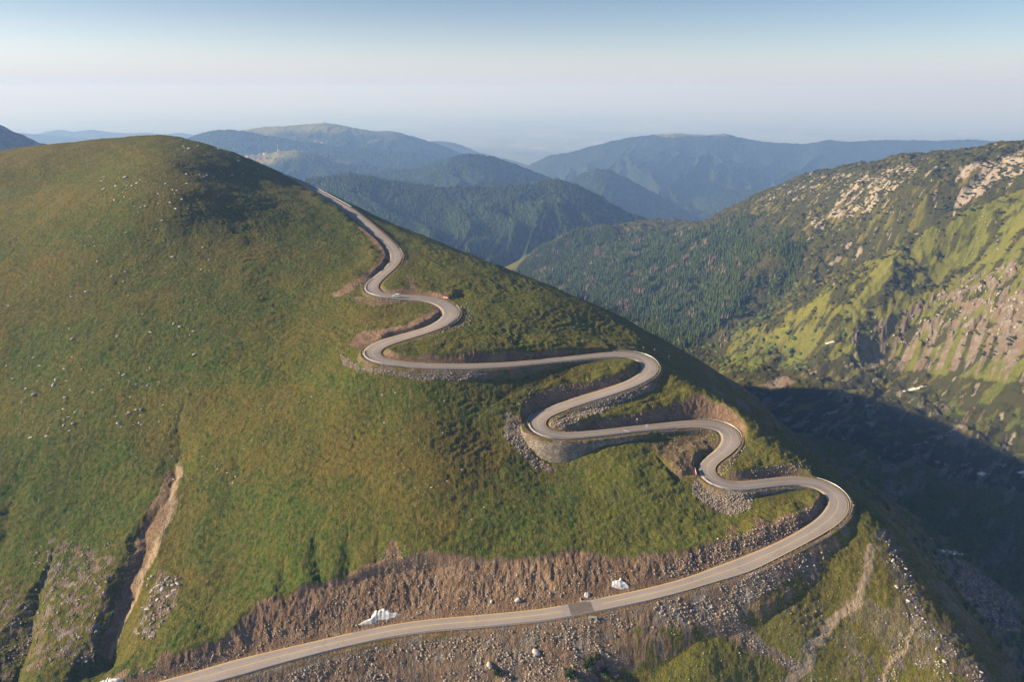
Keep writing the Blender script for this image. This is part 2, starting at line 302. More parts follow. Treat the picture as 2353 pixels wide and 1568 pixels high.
# ------------------------------------------------------------------ road centre line
RD = [861,2663,93,876,2659,92,892,2654,90,907,2650,89,923,2646,88,938,2642,87,954,2638,86,969,2634,85,984,2630,83,1000,2626,82,1015,2621,81,1031,2617,80,1046,2613,79,1062,2609,78,1077,2605,77,1093,2601,76,1108,2597,75,1124,2593,75,1139,2589,74,1155,2585,73,1170,2582,72,1186,2578,71,1201,2574,70,1217,2570,70,1232,2566,69,1248,2562,68,1264,2558,68,1279,2555,67,1295,2551,67,1310,2547,66,1326,2543,66,1341,2540,66,1357,2536,66,1372,2532,66,1388,2529,66,1404,2526,66,1419,2522,66,1435,2519,66,1451,2515,66,1466,2512,66,1482,2508,66,1497,2505,66,1513,2502,66,1529,2499,66,1545,2496,66,1560,2494,66,1576,2491,66,1592,2489,66,1608,2487,66,1624,2484,66,1640,2482,66,1655,2480,66,1671,2477,66,1687,2475,66,1703,2473,66,1719,2472,66,1735,2470,66,1751,2469,66,1767,2468,66,1783,2467,66,1799,2465,66,1815,2464,66,1831,2463,66,1847,2461,66,1862,2460,66,1878,2459,66,1894,2458,66,1910,2456,66,1926,2455,66,1942,2453,66,1958,2452,66,1974,2450,66,1990,2449,66,2006,2447,66,2022,2445,66,2038,2444,66,2054,2442,66,2070,2441,66,2085,2439,66,2101,2437,66,2117,2436,66,2133,2434,66,2149,2432,66,2165,2430,66,2181,2427,66,2196,2425,66,2212,2422,66,2228,2419,66,2244,2416,66,2259,2413,66,2275,2410,66,2291,2407,66,2307,2404,66,2322,2401,66,2338,2398,66,2354,2395,66,2369,2392,66,2385,2389,66,2401,2386,66,2416,2382,66,2432,2379,66,2448,2376,66,2463,2372,66,2479,2369,66,2495,2366,66,2510,2363,66,2526,2359,66,2542,2356,66,2557,2352,66,2573,2349,66,2588,2345,66,2604,2341,66,2619,2337,66,2635,2333,66,2650,2329,66,2666,2325,66,2681,2321,66,2697,2317,66,2712,2312,66,2727,2307,66,2743,2302,66,2758,2297,66,2773,2292,66,2788,2287,69,2803,2282,71,2819,2277,74,2834,2272,76,2849,2267,78,2864,2262,81,2879,2257,82,2894,2252,84,2910,2247,85,2925,2242,85,2940,2236,85,2955,2230,84,2969,2224,83,2984,2217,82,2998,2210,80,3013,2204,78,3028,2197,76,3042,2191,75,3057,2184,73,3071,2177,72,3085,2170,71,3100,2163,70,3114,2156,70,3128,2148,70,3142,2141,70,3157,2134,71,3171,2126,71,3185,2119,72,3199,2111,73,3212,2102,75,3226,2094,76,3239,2085,78,3253,2076,79,3266,2067,81,3278,2057,83,3289,2045,85,3299,2033,87,3309,2020,88,3316,2006,90,3319,1991,92,3316,1976,93,3309,1962,94,3299,1950,95,3287,1939,95,3273,1931,95,3259,1923,95,3245,1917,94,3229,1912,93,3214,1909,92,3198,1906,90,3182,1904,88,3166,1903,85,3150,1902,83,3134,1903,80,3118,1903,78,3102,1904,76,3086,1906,75,3070,1907,74,3055,1909,73,3039,1911,73,3023,1913,72,3007,1915,72,2991,1917,73,2975,1919,74,2959,1921,75,2943,1922,76,2927,1923,78,2911,1923,79,2895,1922,80,2880,1920,81,2864,1916,83,2849,1912,84,2834,1906,85,2820,1898,86,2807,1889,85,2796,1877,83,2790,1864,80,2790,1849,77,2797,1836,74,2809,1825,71,2821,1815,70,2835,1806,71,2848,1797,73,2860,1787,76,2872,1776,80,2882,1764,84,2890,1750,89,2894,1735,94,2892,1720,99,2884,1707,100,2872,1697,100,2858,1689,100,2843,1684,100,2828,1681,100,2812,1679,100,2796,1677,96,2780,1677,92,2764,1676,88,2748,1677,85,2732,1677,82,2716,1678,80,2700,1679,77,2684,1680,76,2668,1682,74,2652,1683,72,2636,1685,71,2620,1686,70,2605,1688,68,2589,1689,67,2573,1691,66,2557,1692,66,2541,1694,66,2525,1696,66,2509,1697,66,2493,1699,66,2477,1701,66,2461,1703,66,2445,1705,66,2430,1707,66,2414,1709,66,2398,1711,66,2382,1713,67,2366,1714,67,2350,1716,68,2334,1717,68,2318,1719,68,2302,1720,69,2286,1722,69,2270,1723,69,2254,1724,70,2238,1724,71,2222,1724,72,2206,1723,74,2191,1721,75,2175,1718,77,2160,1713,80,2145,1706,83,2132,1698,85,2122,1686,87,2118,1672,89,2123,1658,89,2134,1648,88,2147,1639,87,2161,1632,85,2176,1626,84,2191,1620,84,2206,1615,84,2221,1609,84,2236,1604,84,2252,1599,85,2267,1594,85,2282,1589,85,2297,1584,85,2312,1579,85,2327,1574,85,2343,1570,85,2358,1565,85,2373,1560,85,2389,1555,84,2404,1551,84,2419,1546,83,2434,1540,82,2449,1535,81,2464,1530,81,2479,1524,81,2494,1518,81,2509,1511,81,2523,1504,82,2537,1496,84,2550,1487,85,2561,1476,87,2570,1463,89,2572,1449,92,2566,1435,95,2555,1424,99,2541,1416,100,2526,1410,100,2511,1406,100,2495,1404,100,2479,1403,100,2463,1402,100,2447,1402,97,2431,1403,92,2415,1404,88,2399,1404,84,2383,1405,81,2367,1407,78,2351,1408,75,2335,1410,73,2319,1411,71,2303,1413,70,2288,1414,68,2272,1416,67,2256,1418,66,2240,1419,66,2224,1421,66,2208,1422,66,2192,1424,66,2176,1426,66,2160,1427,66,2144,1429,66,2128,1430,66,2112,1432,66,2097,1434,66,2081,1435,66,2065,1437,66,2049,1438,66,2033,1440,67,2017,1441,68,2001,1442,69,1985,1443,70,1969,1444,72,1953,1445,73,1937,1445,74,1921,1446,76,1905,1447,77,1889,1448,77,1873,1449,77,1857,1449,77,1841,1450,76,1825,1450,75,1809,1449,74,1793,1449,73,1777,1449,72,1761,1449,71,1745,1448,69,1729,1448,68,1713,1447,66,1697,1447,66,1681,1446,66,1665,1445,66,1649,1444,66,1633,1443,66,1617,1442,66,1601,1440,66,1585,1439,66,1570,1437,66,1554,1434,66,1538,1432,66,1522,1429,67,1507,1425,72,1492,1420,78,1478,1413,84,1468,1402,90,1467,1389,94,1476,1378,98,1490,1369,100,1504,1362,100,1519,1356,100,1534,1351,100,1549,1346,100,1564,1341,99,1580,1337,97,1595,1333,95,1611,1328,92,1626,1324,90,1641,1320,87,1657,1315,86,1672,1310,85,1687,1305,84,1702,1300,85,1717,1294,87,1732,1287,89,1746,1280,92,1759,1271,95,1772,1262,97,1782,1250,98,1785,1236,99,1780,1222,99,1769,1211,99,1756,1202,99,1742,1195,100,1727,1189,100,1711,1185,100,1696,1182,100,1680,1180,100,1664,1178,100,1648,1177,100,1632,1176,100,1616,1175,96,1600,1174,93,1584,1173,89,1568,1172,86,1552,1171,83,1536,1169,82,1521,1167,81,1505,1164,82,1490,1159,84,1476,1152,86,1467,1141,86,1469,1128,85,1478,1115,83,1490,1104,80,1502,1094,78,1514,1083,76,1526,1073,75,1538,1063,76,1549,1051,77,1559,1039,79,1565,1024,81,1566,1009,82,1561,994,83,1552,981,83,1542,969,83,1531,957,82,1520,946,83,1508,935,85,1496,925,87,1484,914,90,1471,904,94,1459,894,97,1446,884,99,1434,874,100,1422,864,100,1409,854,100,1397,844,100,1384,834,100,1371,825,100,1357,816,100,1344,808,96,1330,799,90,1316,791,83,1303,783,77,1289,775,74,1275,767,73,1260,760,75,1246,753,79,1232,746,83,1218,739,88,1203,731,91,1189,724,92,1175,717,90,1160,710,86,1145,704,81,1131,698,75,1116,692,71,1101,686,68,1086,680,66,1071,674,66,1057,668,66,1049,665,66]
RD = np.array(RD, float).reshape(-1, 3)
cpx = RD[:, 0]*2353/4048; cpy = RD[:, 1]*2353/4048; cw = RD[:, 2]/10
zr = np.linspace(-203, -80, len(cpx))
def ptsz(z):
    x = (cpx-1176.5)/1600; y = -(cpy-784)/1600
    r = np.c_[x, CP_+y*SP_, -SP_+y*CP_]; return r*(z/r[:, 2])[:, None]
for _ in range(40):
    Q = ptsz(zr); s = np.r_[0, np.cumsum(np.hypot(*np.diff(Q[:, :2], axis=0).T))]; zr = .5*zr+.5*(-203+123*s/s[-1])
Q = ptsz(zr)
# carry the road on past the bottom of the picture and over the crest
d0 = (Q[0]-Q[6])/np.linalg.norm(Q[0]-Q[6]); d1 = (Q[-1]-Q[-8])/np.linalg.norm(Q[-1]-Q[-8])
pre = np.array([Q[0]+d0*k for k in range(100, 0, -4)]); post = np.array([Q[-1]+np.array([d1[0]*k, d1[1]*k, -.0012*k*k*.6]) for k in range(4, 160, 4)])
Q = np.r_[pre, Q, post]; cw = np.r_[np.full(len(pre), 7.2), cw, np.full(len(post), 7.0)]
s = np.r_[0, np.cumsum(np.hypot(*np.diff(Q[:, :2], axis=0).T))]
S0 = 100.0
st = np.arange(0, s[-1], 1.5)
RC = np.c_[np.interp(st, s, Q[:, 0]), np.interp(st, s, Q[:, 1]), np.interp(st, s, Q[:, 2])]
RW = np.interp(st, s, cw)
def smo(A, k):
    A = A.copy()
    for _ in range(k): A[1:-1] = .25*A[:-2]+.5*A[1:-1]+.25*A[2:]
    return A
RC = smo(RC, 12); RW = smo(RW, 30); st = st-S0
RT = np.gradient(RC[:, :2], axis=0); RT /= np.hypot(*RT.T)[:, None]; RN = np.c_[-RT[:, 1], RT[:, 0]]
def at_s(sv, off=0, side=1):
    "point on the road at running length sv, off metres outside the edge (side +1 = left of travel)"
    x = np.interp(sv, st, RC[:, 0]); y = np.interp(sv, st, RC[:, 1]); z = np.interp(sv, st, RC[:, 2]); w = np.interp(sv, st, RW)/2
    nx = np.interp(sv, st, RN[:, 0]); ny = np.interp(sv, st, RN[:, 1]); L = math.hypot(nx, ny)
    return np.array([x+nx/L*side*(w+off), y+ny/L*side*(w+off), z]), math.atan2(-nx, ny)
# ------------------------------------------------------------------ base relief: control points (picture x, picture y, height) read off the photograph
CTRL = [(0,347,-55),(200,325,-50),(380,313,-47),(480,335,-54),(560,362,-62.5),(600,378,-74.5),(520,348,-58.8),(100,335,-52),(290,318,-48),(430,318,-50),
 (760,445,-98),(830,480,-108),(900,512,-114),(1000,550,-122),(1100,592,-131),(1200,632,-140),(1300,672,-147),(1400,715,-152),(1450,742,-157),(1500,775,-168),(1550,797,-178),(1600,830,-192),(1640,852,-203),(1680,880,-216),(1740,930,-237),(1790,985,-256),
 (0,450,-78),(0,600,-105),(0,750,-128),(0,900,-150),(0,1050,-167),(0,1200,-183),(0,1350,-197),(0,1500,-207),(200,400,-66),(200,520,-88),(200,700,-120),(200,950,-154),(200,1200,-183),(200,1400,-197),(230,1540,-207),
 (380,450,-72),(380,370,-56),(380,600,-105),(380,750,-128),(380,900,-148),(380,1050,-166),(380,1200,-181),(380,1350,-193),(400,1460,-198),
 (560,420,-76),(560,520,-93),(560,650,-115),(560,800,-135),(560,1000,-157),(560,1200,-178),(560,1380,-192),(600,1435,-193),
 (700,520,-98),(700,600,-110),(700,700,-124),(700,850,-140),(700,1000,-155),(700,1200,-174),(720,1390,-190),
 (850,950,-147),(850,1100,-163),(850,1250,-177),(900,1290,-180),(1000,900,-141),(1000,1050,-157),(1000,1200,-171),(1000,1290,-179.5),(1100,1000,-156),(1100,1150,-168),(1100,1300,-181),
 (1200,1080,-165),(1200,1200,-173),(1300,1058,-165.5),(1300,1150,-170.5),(1300,1295,-180),(1400,1060,-164.5),(1400,1180,-173),(1420,1300,-182),(1500,1150,-172),(1500,1250,-179),(1500,1050,-165.5),(1550,1080,-168.5),(1600,1210,-178),(1540,1300,-183),(1640,1245,-180.5),(1650,1178,-177),(1700,1178,-177),(1750,1205,-178.5),(1850,1165,-176.5),
 (1250,750,-134.5),(1100,650,-122),(1000,600,-115),(1350,735,-141),(1180,700,-128),(900,700,-122),(1420,760,-147.5),(1150,660,-125.8),(1250,715,-132),(1050,622,-118.3),(960,575,-112),(1320,745,-138.3),(1390,772,-145),
 (1460,770,-150),(1600,905,-155),(1660,950,-160),(1770,1035,-168),(1850,1075,-174),
 (1560,860,-170),(1620,900,-183),(1690,955,-200),(1750,1010,-205),(1850,1065,-215),(1950,1120,-222),(2050,1210,-228),(2150,1370,-252),(2300,1560,-280),
 (1700,950,-212),(1850,1040,-258),(1980,1110,-265),(2150,1300,-285),(2300,1480,-305),
 (2030,1215,-183),(2065,1330,-192),(2110,1420,-199),(2180,1500,-206),(2260,1568,-213),(1950,1270,-185.5),(1900,1400,-197),(1850,1500,-205),(1700,1430,-196.5),(1600,1500,-201.5),(1450,1500,-202.3),(1690,1380,-192.5),(1550,1430,-197),(2000,1500,-207.5),(1780,1330,-188.5),(2000,1330,-190.5),(1850,1568,-215),(1250,1048,-164.5),
 (1300,1568,-205),(1100,1520,-203),(900,1568,-208),(1700,1568,-211),(2050,1568,-214.5),
 (2350,1400,-352),(2250,1300,-352),(2150,1230,-350),(2050,1150,-348),(1950,1060,-348),(2350,1250,-372),(2200,1150,-380),(2050,1050,-385),(1930,980,-385),(1850,930,-406),(1750,865,-425),(1650,800,-440),(2350,1100,-378),(2200,1000,-390),(2350,980,-372),(2050,930,-395),(2200,900,-378),(1900,860,-397),(1830,820,-405),
 (2350,850,-325),(2350,700,-268),(2350,560,-205),(2200,750,-320),(2050,800,-370),(2200,620,-265),(2050,680,-300),(1900,760,-352),
 (2353,430,-150),(2200,500,-192),(2050,580,-252),(1900,670,-312),(1750,770,-395),
 (1600,760,-440),(1400,700,-480),(1300,660,-500),(1240,622,-520),(1600,700,-440),
 (2353,330,-100),(2250,345,-118),(2100,360,-147),(1980,380,-178),(1870,400,-215),(1790,430,-258),(1700,470,-318),(1630,505,-372),(1560,535,-425),
 (2250,400,-146),(2150,430,-170),(2000,450,-205),(1900,500,-255),(1800,520,-300),(1750,600,-340),(1650,600,-395),(1500,650,-450),(1400,600,-462),(1500,580,-430),(1330,570,-478)]
BACK = [(0,347,-55),(200,325,-50),(380,313,-47),(480,335,-54),(560,362,-62.5),(640,395,-85),(760,445,-98),(900,512,-114),(1000,550,-122),(1100,592,-131),(1200,632,-140),(1300,672,-147),(1400,715,-152),(1450,742,-157)]
XYZ = [atz(*c) for c in CTRL]
for c in BACK:
    p = atz(*c); XYZ += [p*np.array([1.12, 1.12, 0])+np.array([0, 0, p[2]*1.12-(5 if c[0] > 1050 else 18)]), p*np.array([1.3, 1.3, 0])+np.array([0, 0, p[2]*1.3-(16 if c[0] > 1050 else 62)]), p*np.array([1.7, 1.7, 0])+np.array([0, 0, p[2]*1.7-150])]  # unseen back slope kept high on the right, added to cast the valley shadow
for c in ((2200,500,-192),(2050,580,-252),(1900,670,-312)):
    p = atz(*c); XYZ += [p*1.12+np.array([0, 0, -14])]
for c in ((2353,330,-100),(2100,360,-147),(1870,400,-215),(1700,470,-318)):
    p = atz(*c); XYZ += [p*np.array([1.15, 1.15, 0])+np.array([0, 0, p[2]*1.15-60]), p*np.array([1.45, 1.45, 0])+np.array([0, 0, p[2]*1.45-260])]
for c in ((1370,525,-430),(1290,545,-455),(1220,595,-505)):
    p = atz(*c); XYZ += [p, p*np.array([1.15, 1.15, 0])+np.array([0, 0, p[2]*1.15-90])]
XYZ += [np.array(v, float) for v in ((-700,500,-75),(-550,300,-120),(-400,150,-190),(-250,80,-250),(-100,90,-260),(60,90,-270),(180,110,-300),(300,150,-345),(500,200,-350),(700,300,-340),(900,500,-290),(1100,700,-230),
     (-900,900,-110),(-1500,1600,-500),(-600,1900,-560),(-1500,800,-200),(0,1500,-470),(-300,1400,-420),(1500,1200,-60),(1900,1700,-150),(1200,2600,-600),(300,2600,-640),(-600,2600,-700),(2200,2200,-400))]
ridx = [i for i in range(0, len(RC), 12)]
XYZ += [RC[i]+np.array([0, 0, .0]) for i in ridx]
XYZ = np.array(XYZ)
def tps(P, w=None, lam=1e-4):
    A = P[:, :2]/500.0; n = len(A)
    r2 = ((A[:, None]-A[None])**2).sum(-1); K = .5*r2*np.log(r2+1e-12)
    K += lam*np.eye(n)
    L = np.zeros((n+3, n+3)); L[:n, :n] = K; L[:n, n] = 1; L[:n, n+1:] = A; L[n, :n] = 1; L[n+1:, :n] = A.T
    c = np.linalg.solve(L, np.r_[P[:, 2], 0, 0, 0])
    def f(X, Y):
        x = X.ravel()/500.0; y = Y.ravel()/500.0; o = c[n]+c[n+1]*x+c[n+2]*y
        for i in range(n):
            r2 = (x-A[i, 0])**2+(y-A[i, 1])**2; o += c[i]*.5*r2*np.log(r2+1e-12)
        return o.reshape(X.shape)
    return f
base_f = tps(XYZ)
# ------------------------------------------------------------------ terrain grid (rays of a fan, so that near ground is finest)
NA, NR = GRID
az = np.radians(np.linspace(-56, 50, NA)); lr = np.linspace(math.log(95), math.log(2900), NR)
def coarse():
    a = np.radians(np.linspace(-56, 50, 260)); l = np.linspace(math.log(95), math.log(2900), 300)
    AA, LL = np.meshgrid(a, l, indexing='ij'); X = np.exp(LL)*np.sin(AA); Y = np.exp(LL)*np.cos(AA)
    Z = base_f(X, Y)
    fi = (az-a[0])/(a[1]-a[0]); fj = (lr-l[0])/(l[1]-l[0])
    i0 = np.clip(fi.astype(int), 0, 258); j0 = np.clip(fj.astype(int), 0, 298); u = (fi-i0)[:, None]; v = (fj-j0)[None]
    # smooth (catmull-rom) upsampling along both axes
    def cr(Z, i, t, axis):
        n = Z.shape[axis]; g = lambda k: np.take(Z, np.clip(i+k, 0, n-1), axis=axis)
        p0, p1, p2, p3 = g(-1), g(0), g(1), g(2)
        return .5*((2*p1)+(-p0+p2)*t+(2*p0-5*p1+4*p2-p3)*t*t+(-p0+3*p1-3*p2+p3)*t**3)
    return cr(cr(Z, i0, u, 0), j0, v, 1)
BZ = coarse()
AA, LL = np.meshgrid(az, lr, indexing='ij'); RR = np.exp(LL); GX = RR*np.sin(AA); GY = RR*np.cos(AA)
daz = az[1]-az[0]; dlr = lr[1]-lr[0]
def win(x, y, rad):
    a = math.atan2(x, y); r = math.hypot(x, y)
    i0 = int((a-rad/r-az[0])/daz); i1 = int((a+rad/r-az[0])/daz)+2
    j0 = int((math.log(max(96, r-rad))-lr[0])/dlr); j1 = int((math.log(r+rad)-lr[0])/dlr)+2
    return slice(max(0, i0), min(NA, i1)), slice(max(0, j0), min(NR, j1))
PX0, PY0 = project(GX, GY, BZ)
# gullies cut into the slope (picture line, width m, depth m)
def gully(pts, wid, dep):
    global BZ
    P = []
    for (x, y) in pts:
        r = ray(x, y); a = math.atan2(r[0], r[1]); i = int(round((a-az[0])/daz)); t = r[2]/math.hypot(r[0], r[1])
        col = BZ[i]-t*np.exp(lr); k = np.argmax(col > 0); P.append((GX[i, k], GY[i, k]))
    P = np.array(P); c = P.mean(0); rad = np.abs(P-c).max()+wid*3
    a, b = win(c[0], c[1], rad*1.3)
    x = GX[a, b]+fbm(GX[a, b]*.08, GY[a, b]*.08, 2, 5)*wid*.25; y = GY[a, b]
    d = dline(x, y, [tuple(p) for p in P]); e0 = np.hypot(x-P[0, 0], y-P[0, 1]); L = np.hypot(*(P[-1]-P[0]))
    k = np.clip(e0/L*1.6, .15, 1)
    BZ[a, b] -= dep*k*np.clip(1-d/(wid*k), 0, 1)**1.2
gully([(405,1085),(375,1160),(335,1230),(310,1310),(285,1390),(262,1460),(240,1520)], 11, 4.6)
gully([(120,1260),(105,1330),(70,1420),(45,1500),(20,1580)], 10, 4.2)
gully([(800,1215),(802,1290),(800,1340)], 5, 1.3); gully([(868,1225),(870,1290),(862,1345)], 5, 1.2); gully([(905,1240),(915,1300)], 5, 1.2)
gully([(655,1260),(660,1330),(650,1385)], 6, 1.6); gully([(720,1210),(730,1300),(735,1360)], 6, 1.8)
gully([(50,1040),(20,1200),(-20,1300)], 10, 1.6); gully([(420,930),(410,1010),(405,1090)], 9, 2)
gully([(1500,1040),(1530,1075),(1560,1105)], 3, 1.2); gully([(560,1000),(540,1150)], 12, 1.5)
gully([(1350,1420),(1362,1470),(1375,1520)], 5, 3); gully([(1140,1440),(1135,1500),(1125,1560)], 4, 2)
gully([(1200,1440),(1195,1500)], 4, 1.8); gully([(1280,1430),(1290,1500)], 4, 2)
gully([(1950,470),(1860,560),(1790,660),(1735,720)], 50, 22); gully([(2120,450),(2000,560),(1900,640)], 40, 14)
gully([(2250,620),(2120,740),(2000,820)], 35, 12); gully([(2340,700),(2250,790),(2150,850)], 30, 10); gully([(1700,520),(1640,620),(1600,720)], 60, 20)
gully([(2280,520),(2150,600),(2000,700),(1850,790)], 30, 8)
# large and small relief
rough = .35+.65*sst(300, 900, RR)
dZ = fbm(GX/90, GY/90, 4, 1)*2.0*(.4+.6*sst(400, 1100, RR))
dZ += fbm(GX/17, GY/17, 4, 2)*.5
dZ += fbm((GX*.8+GY*.55)/10, (GY*.8-GX*.55)/3.2, 3, 4)*.22*sst(900, 300, RR)
dZ += fbm(GX/2.3, GY/2.3, 3, 6)*.20+np.abs(fbm(GX/1.2, GY/1.2, 2, 8))*.16*sst(600, 350, RR)
far = sst(700, 1100, RR)*sst(-100, 200, GX)
rid = 1-np.abs(fbm((GX+.5*GY)/140, (GY-.5*GX)/60, 4, 9)); dZ += far*((rid-.5)*8+fbm(GX/24, GY/24, 4, 10, .6)*3.0+fbm(GX/7, GY/7, 3, 11)*1.0)
dZ += fbm(GX/55, GY/55, 4, 17)*7*sst(420, 650, RR)*sst(180, 320, GX)
dZ += np.sin(BZ*2*np.pi/1.9+fbm(GX/25, GY/25, 3, 14)*6)*.17*sst(-.2, .3, fbm(GX/40, GY/40, 2, 15))*sst(700, 450, RR)
flank = sst(40, 130, GX-.0*GY)*sst(-212, -240, BZ)*sst(1000, 700, RR)
dZ += flank*(1-np.abs(fbm((GX+GY)/60, (GX-GY)/22, 5, 12, .6)))*6
# road: cut and fill
n = len(RC); UP = np.full(BZ.shape, 1e6); LO = np.full(BZ.shape, -1e6); DR = np.full(BZ.shape, 1e3); ZR = np.zeros(BZ.shape); SW = np.zeros(BZ.shape)
fill = np.full(n, 1.25); cut = np.full(n, 1.15)
WALLS = [(452, 512, 1, 3.4), (300, 326, 1, 1.2), (212, 262, -1, 1.2)]      # s0, s1, side, setback
setb_a = np.zeros(n)
for a0, b0, sd_, sb_ in WALLS: fill[(st >= a0-6) & (st <= b0+6)] = 3.5; setb_a[(st >= a0-6) & (st <= b0+6)] = sb_-.6
fill[st < 285] = 1.0; fill = smo(fill, 12)
cut[(st > 10) & (st < 240)] = .85
for i in range(n):
    x, y, z = RC[i]; a, b = win(x, y, 32)
    d = np.hypot(GX[a, b]-x, GY[a, b]-y); e = np.maximum(0, d-RW[i]/2-1.6)
    # gentle bench then slope
    setb = setb_a[i]
    UP[a, b] = np.minimum(UP[a, b], z+e*cut[i]+np.maximum(0, e-14)*3); LO[a, b] = np.maximum(LO[a, b], z-np.maximum(0, e-setb)*fill[i]-np.maximum(0, e-9)*.9)
    m = d < DR[a, b]; DR[a, b] = np.where(m, d, DR[a, b]); ZR[a, b] = np.where(m, z, ZR[a, b]); SW[a, b] = np.where(m, RW[i]/2, SW[a, b])
edge = DR-SW
jag = fbm(GX/5.5, GY/5.5, 3, 21)*1.0
up_ = sst(.05, .4, BZ-ZR-.02*edge); bank = 1.6*sst(1.6, 3.6, edge)*sst(26, 9, edge)*up_*(.75+.5*fbm(GX/12, GY/12, 3, 22))
B2 = BZ+dZ*sst(.5, 9, edge)+bank
cutm = np.clip((B2-UP-.25+jag*.5)/1.0, 0, 1); fillm = np.clip((LO-B2-.15+jag*.4)/1.0, 0, 1)
cutm[UP > 1e5] = 0; fillm[LO < -1e5] = 0
Z = np.minimum(np.maximum(B2, LO), np.maximum(UP, LO-1e-3))
crough = fbm(GX/1.8, GY/1.8, 3, 25, .6)*.30+((1-np.abs(fbm(GX/7, GY/9, 4, 29, .6)))-.5)*(.7+.5*fbm(GX/30, GY/30, 2, 30))+fbm(GX/14, GY/14, 3, 28)*.7
Z += np.clip(cutm+fillm*.6, 0, 1)*crough*sst(1.5, 5, edge)
flat = edge < 1.1
Z = np.where(flat, ZR-.45, Z); k = sst(1.1, 2.4, edge); Z = np.where((edge >= 1.1) & (edge < 2.4), (ZR-.25)*(1-k)+Z*k, Z)
PX, PY = project(GX, GY, Z)
# ------------------------------------------------------------------ ground cover masks
wx = fbm(GX/9, GY/9, 4, 31)*9*300/np.maximum(RR, 200)**1.0; wy = fbm(GX/9, GY/9, 4, 33)*9*300/np.maximum(RR, 200)
QX, QY = PX+wx, PY+wy*.8
def pm(poly): return inpoly(QX, QY, poly).astype(float)
def pmr(poly): return (inpoly(QX, PY+wy*1.9+fbm(GX/4, GY/14, 3, 34)*14, poly) & (PY > 1140)).astype(float)
near = RR < 420
soil = np.clip(cutm*1.1, 0, 1); rock = np.clip(fillm*.8, 0, 1)*sst(-.1, .35, fbm(GX/7, GY/7, 3, 35)); soil = np.maximum(soil, fillm*.75*sst(.25, -.2, fbm(GX/7, GY/7, 3, 36)))
verge = sst(3.6, 1.2, edge); soil = np.maximum(soil, verge*(.55+.4*np.clip(jag, -1, 1)))
soil = np.maximum(soil, near*pmr([(180,1600),(330,1535),(480,1492),(600,1445),(700,1402),(780,1372),(800,1335),(830,1300),(870,1290),(900,1245),(950,1290),(1000,1290),(1060,1312),(1120,1300),(1200,1308),(1300,1300),(1400,1300),(1450,1305),(1500,1322),(1550,1292),(1640,1245),(1750,1205),(1850,1168),(1895,1150),(1900,1190),(1850,1220),(1750,1265),(1600,1330),(1400,1385),(1200,1412),(1000,1430),(800,1462),(600,1510),(400,1570),(380,1600)]))
soil = np.maximum(soil, near*pm([(380,1090),(412,1085),(408,1160),(380,1220),(345,1310),(300,1400),(262,1480),(240,1520),(225,1500),(270,1390),(300,1290),(330,1200)])*.9)
soil = np.maximum(soil, near*pm([(775,660),(830,640),(880,600),(895,560),(870,540),(850,515),(800,480),(790,490),(850,540),(880,575),(860,610),(800,650)])*.7)
soil = np.maximum(soil, near*pm([(1500,1030),(1640,985),(1640,1050),(1600,1100),(1560,1100)])*.7)
soil = np.maximum(soil, near*pm([(1540,1300),(1640,1250),(1680,1260),(1580,1310)])*.6)
rock = np.maximum(rock, near*pm([(560,1600),(640,1550),(780,1505),(900,1480),(1200,1445),(1400,1412),(1600,1362),(1760,1292),(1900,1240),(1930,1250),(1860,1300),(1810,1340),(1730,1380),(1690,1420),(1740,1465),(1850,1530),(1840,1555),(1700,1480),(1600,1440),(1500,1440),(1430,1450),(1420,1540),(1350,1600)])*.95)
brown = near*pm([(600,1590),(700,1535),(900,1490),(1450,1420),(1440,1440),(1100,1480),(900,1520),(760,1600)])
soil = np.maximum(soil, brown*.9); rock = np.where(brown > 0, rock*.35, rock)
brown2 = near*(np.abs(fbm(GX/6, GY/22, 3, 44)) < .16)*pm([(560,1600),(900,1490),(1450,1420),(1500,1500),(1350,1600)]); soil = np.maximum(soil, brown2)
rock = np.where(brown2 > 0, rock*.4, rock)
pat = fbm(GX/7, GY/11, 4, 46); belowA = near*inpoly(PX, PY, [(560,1600),(900,1470),(1400,1405),(1760,1285),(1930,1240),(1850,1560),(1350,1600)])
soil = np.maximum(soil, belowA*sst(0, .3, pat)*rock); rock = rock*(1-.75*belowA*sst(0, .3, pat))
rock = np.maximum(rock, near*pm([(1160,945),(1195,960),(1208,1000),(1222,1045),(1250,1062),(1275,1080),(1230,1080),(1190,1040),(1158,1000)])*.9)
zc = lambda L: [(697.6+x*.17316, 523.2+y*.17316) for x, y in L]
far_ = RR < 620
soil = np.maximum(soil, far_*pm(zc([(715,0),(870,150),(990,240),(1050,380),(1000,440),(840,600),(650,720),(520,780),(390,850),(410,915),(510,910),(650,800),(730,765),(870,695),(1000,595),(1100,505),(1155,430),(1160,350),(1100,260),(900,100),(800,0)])))
soil = np.maximum(soil, far_*pm(zc([(1000,790),(1100,815),(1500,830),(1700,855),(1900,875),(2010,920),(1850,950),(1500,890),(1050,865)])))
soil = np.maximum(soil, far_*pm(zc([(600,925),(900,950),(1400,965),(1250,1000),(1000,1020),(750,1000)]))*.7)
soil = np.maximum(soil, far_*pm([(803,795),(812,768),(850,760),(900,750),(950,740),(985,720),(1005,698),(1016,712),(1000,742),(940,764),(880,784),(838,804)]))
soil = np.maximum(soil, far_*pm([(930,630),(945,640),(965,672),(950,672),(938,650)])*.9)
rock = np.maximum(rock, near*pm([(1595,1100),(1640,1135),(1735,1128),(1722,1170),(1680,1185),(1630,1165),(1590,1130)])*.9)
rock = np.maximum(rock, near*pm([(1255,985),(1290,955),(1400,915),(1500,880),(1515,890),(1420,930),(1340,960),(1300,980)])*.9)
rock = np.maximum(rock, near*pm([(780,815),(830,845),(960,860),(1130,860),(1070,875),(960,872),(850,855),(790,840)])*.9)
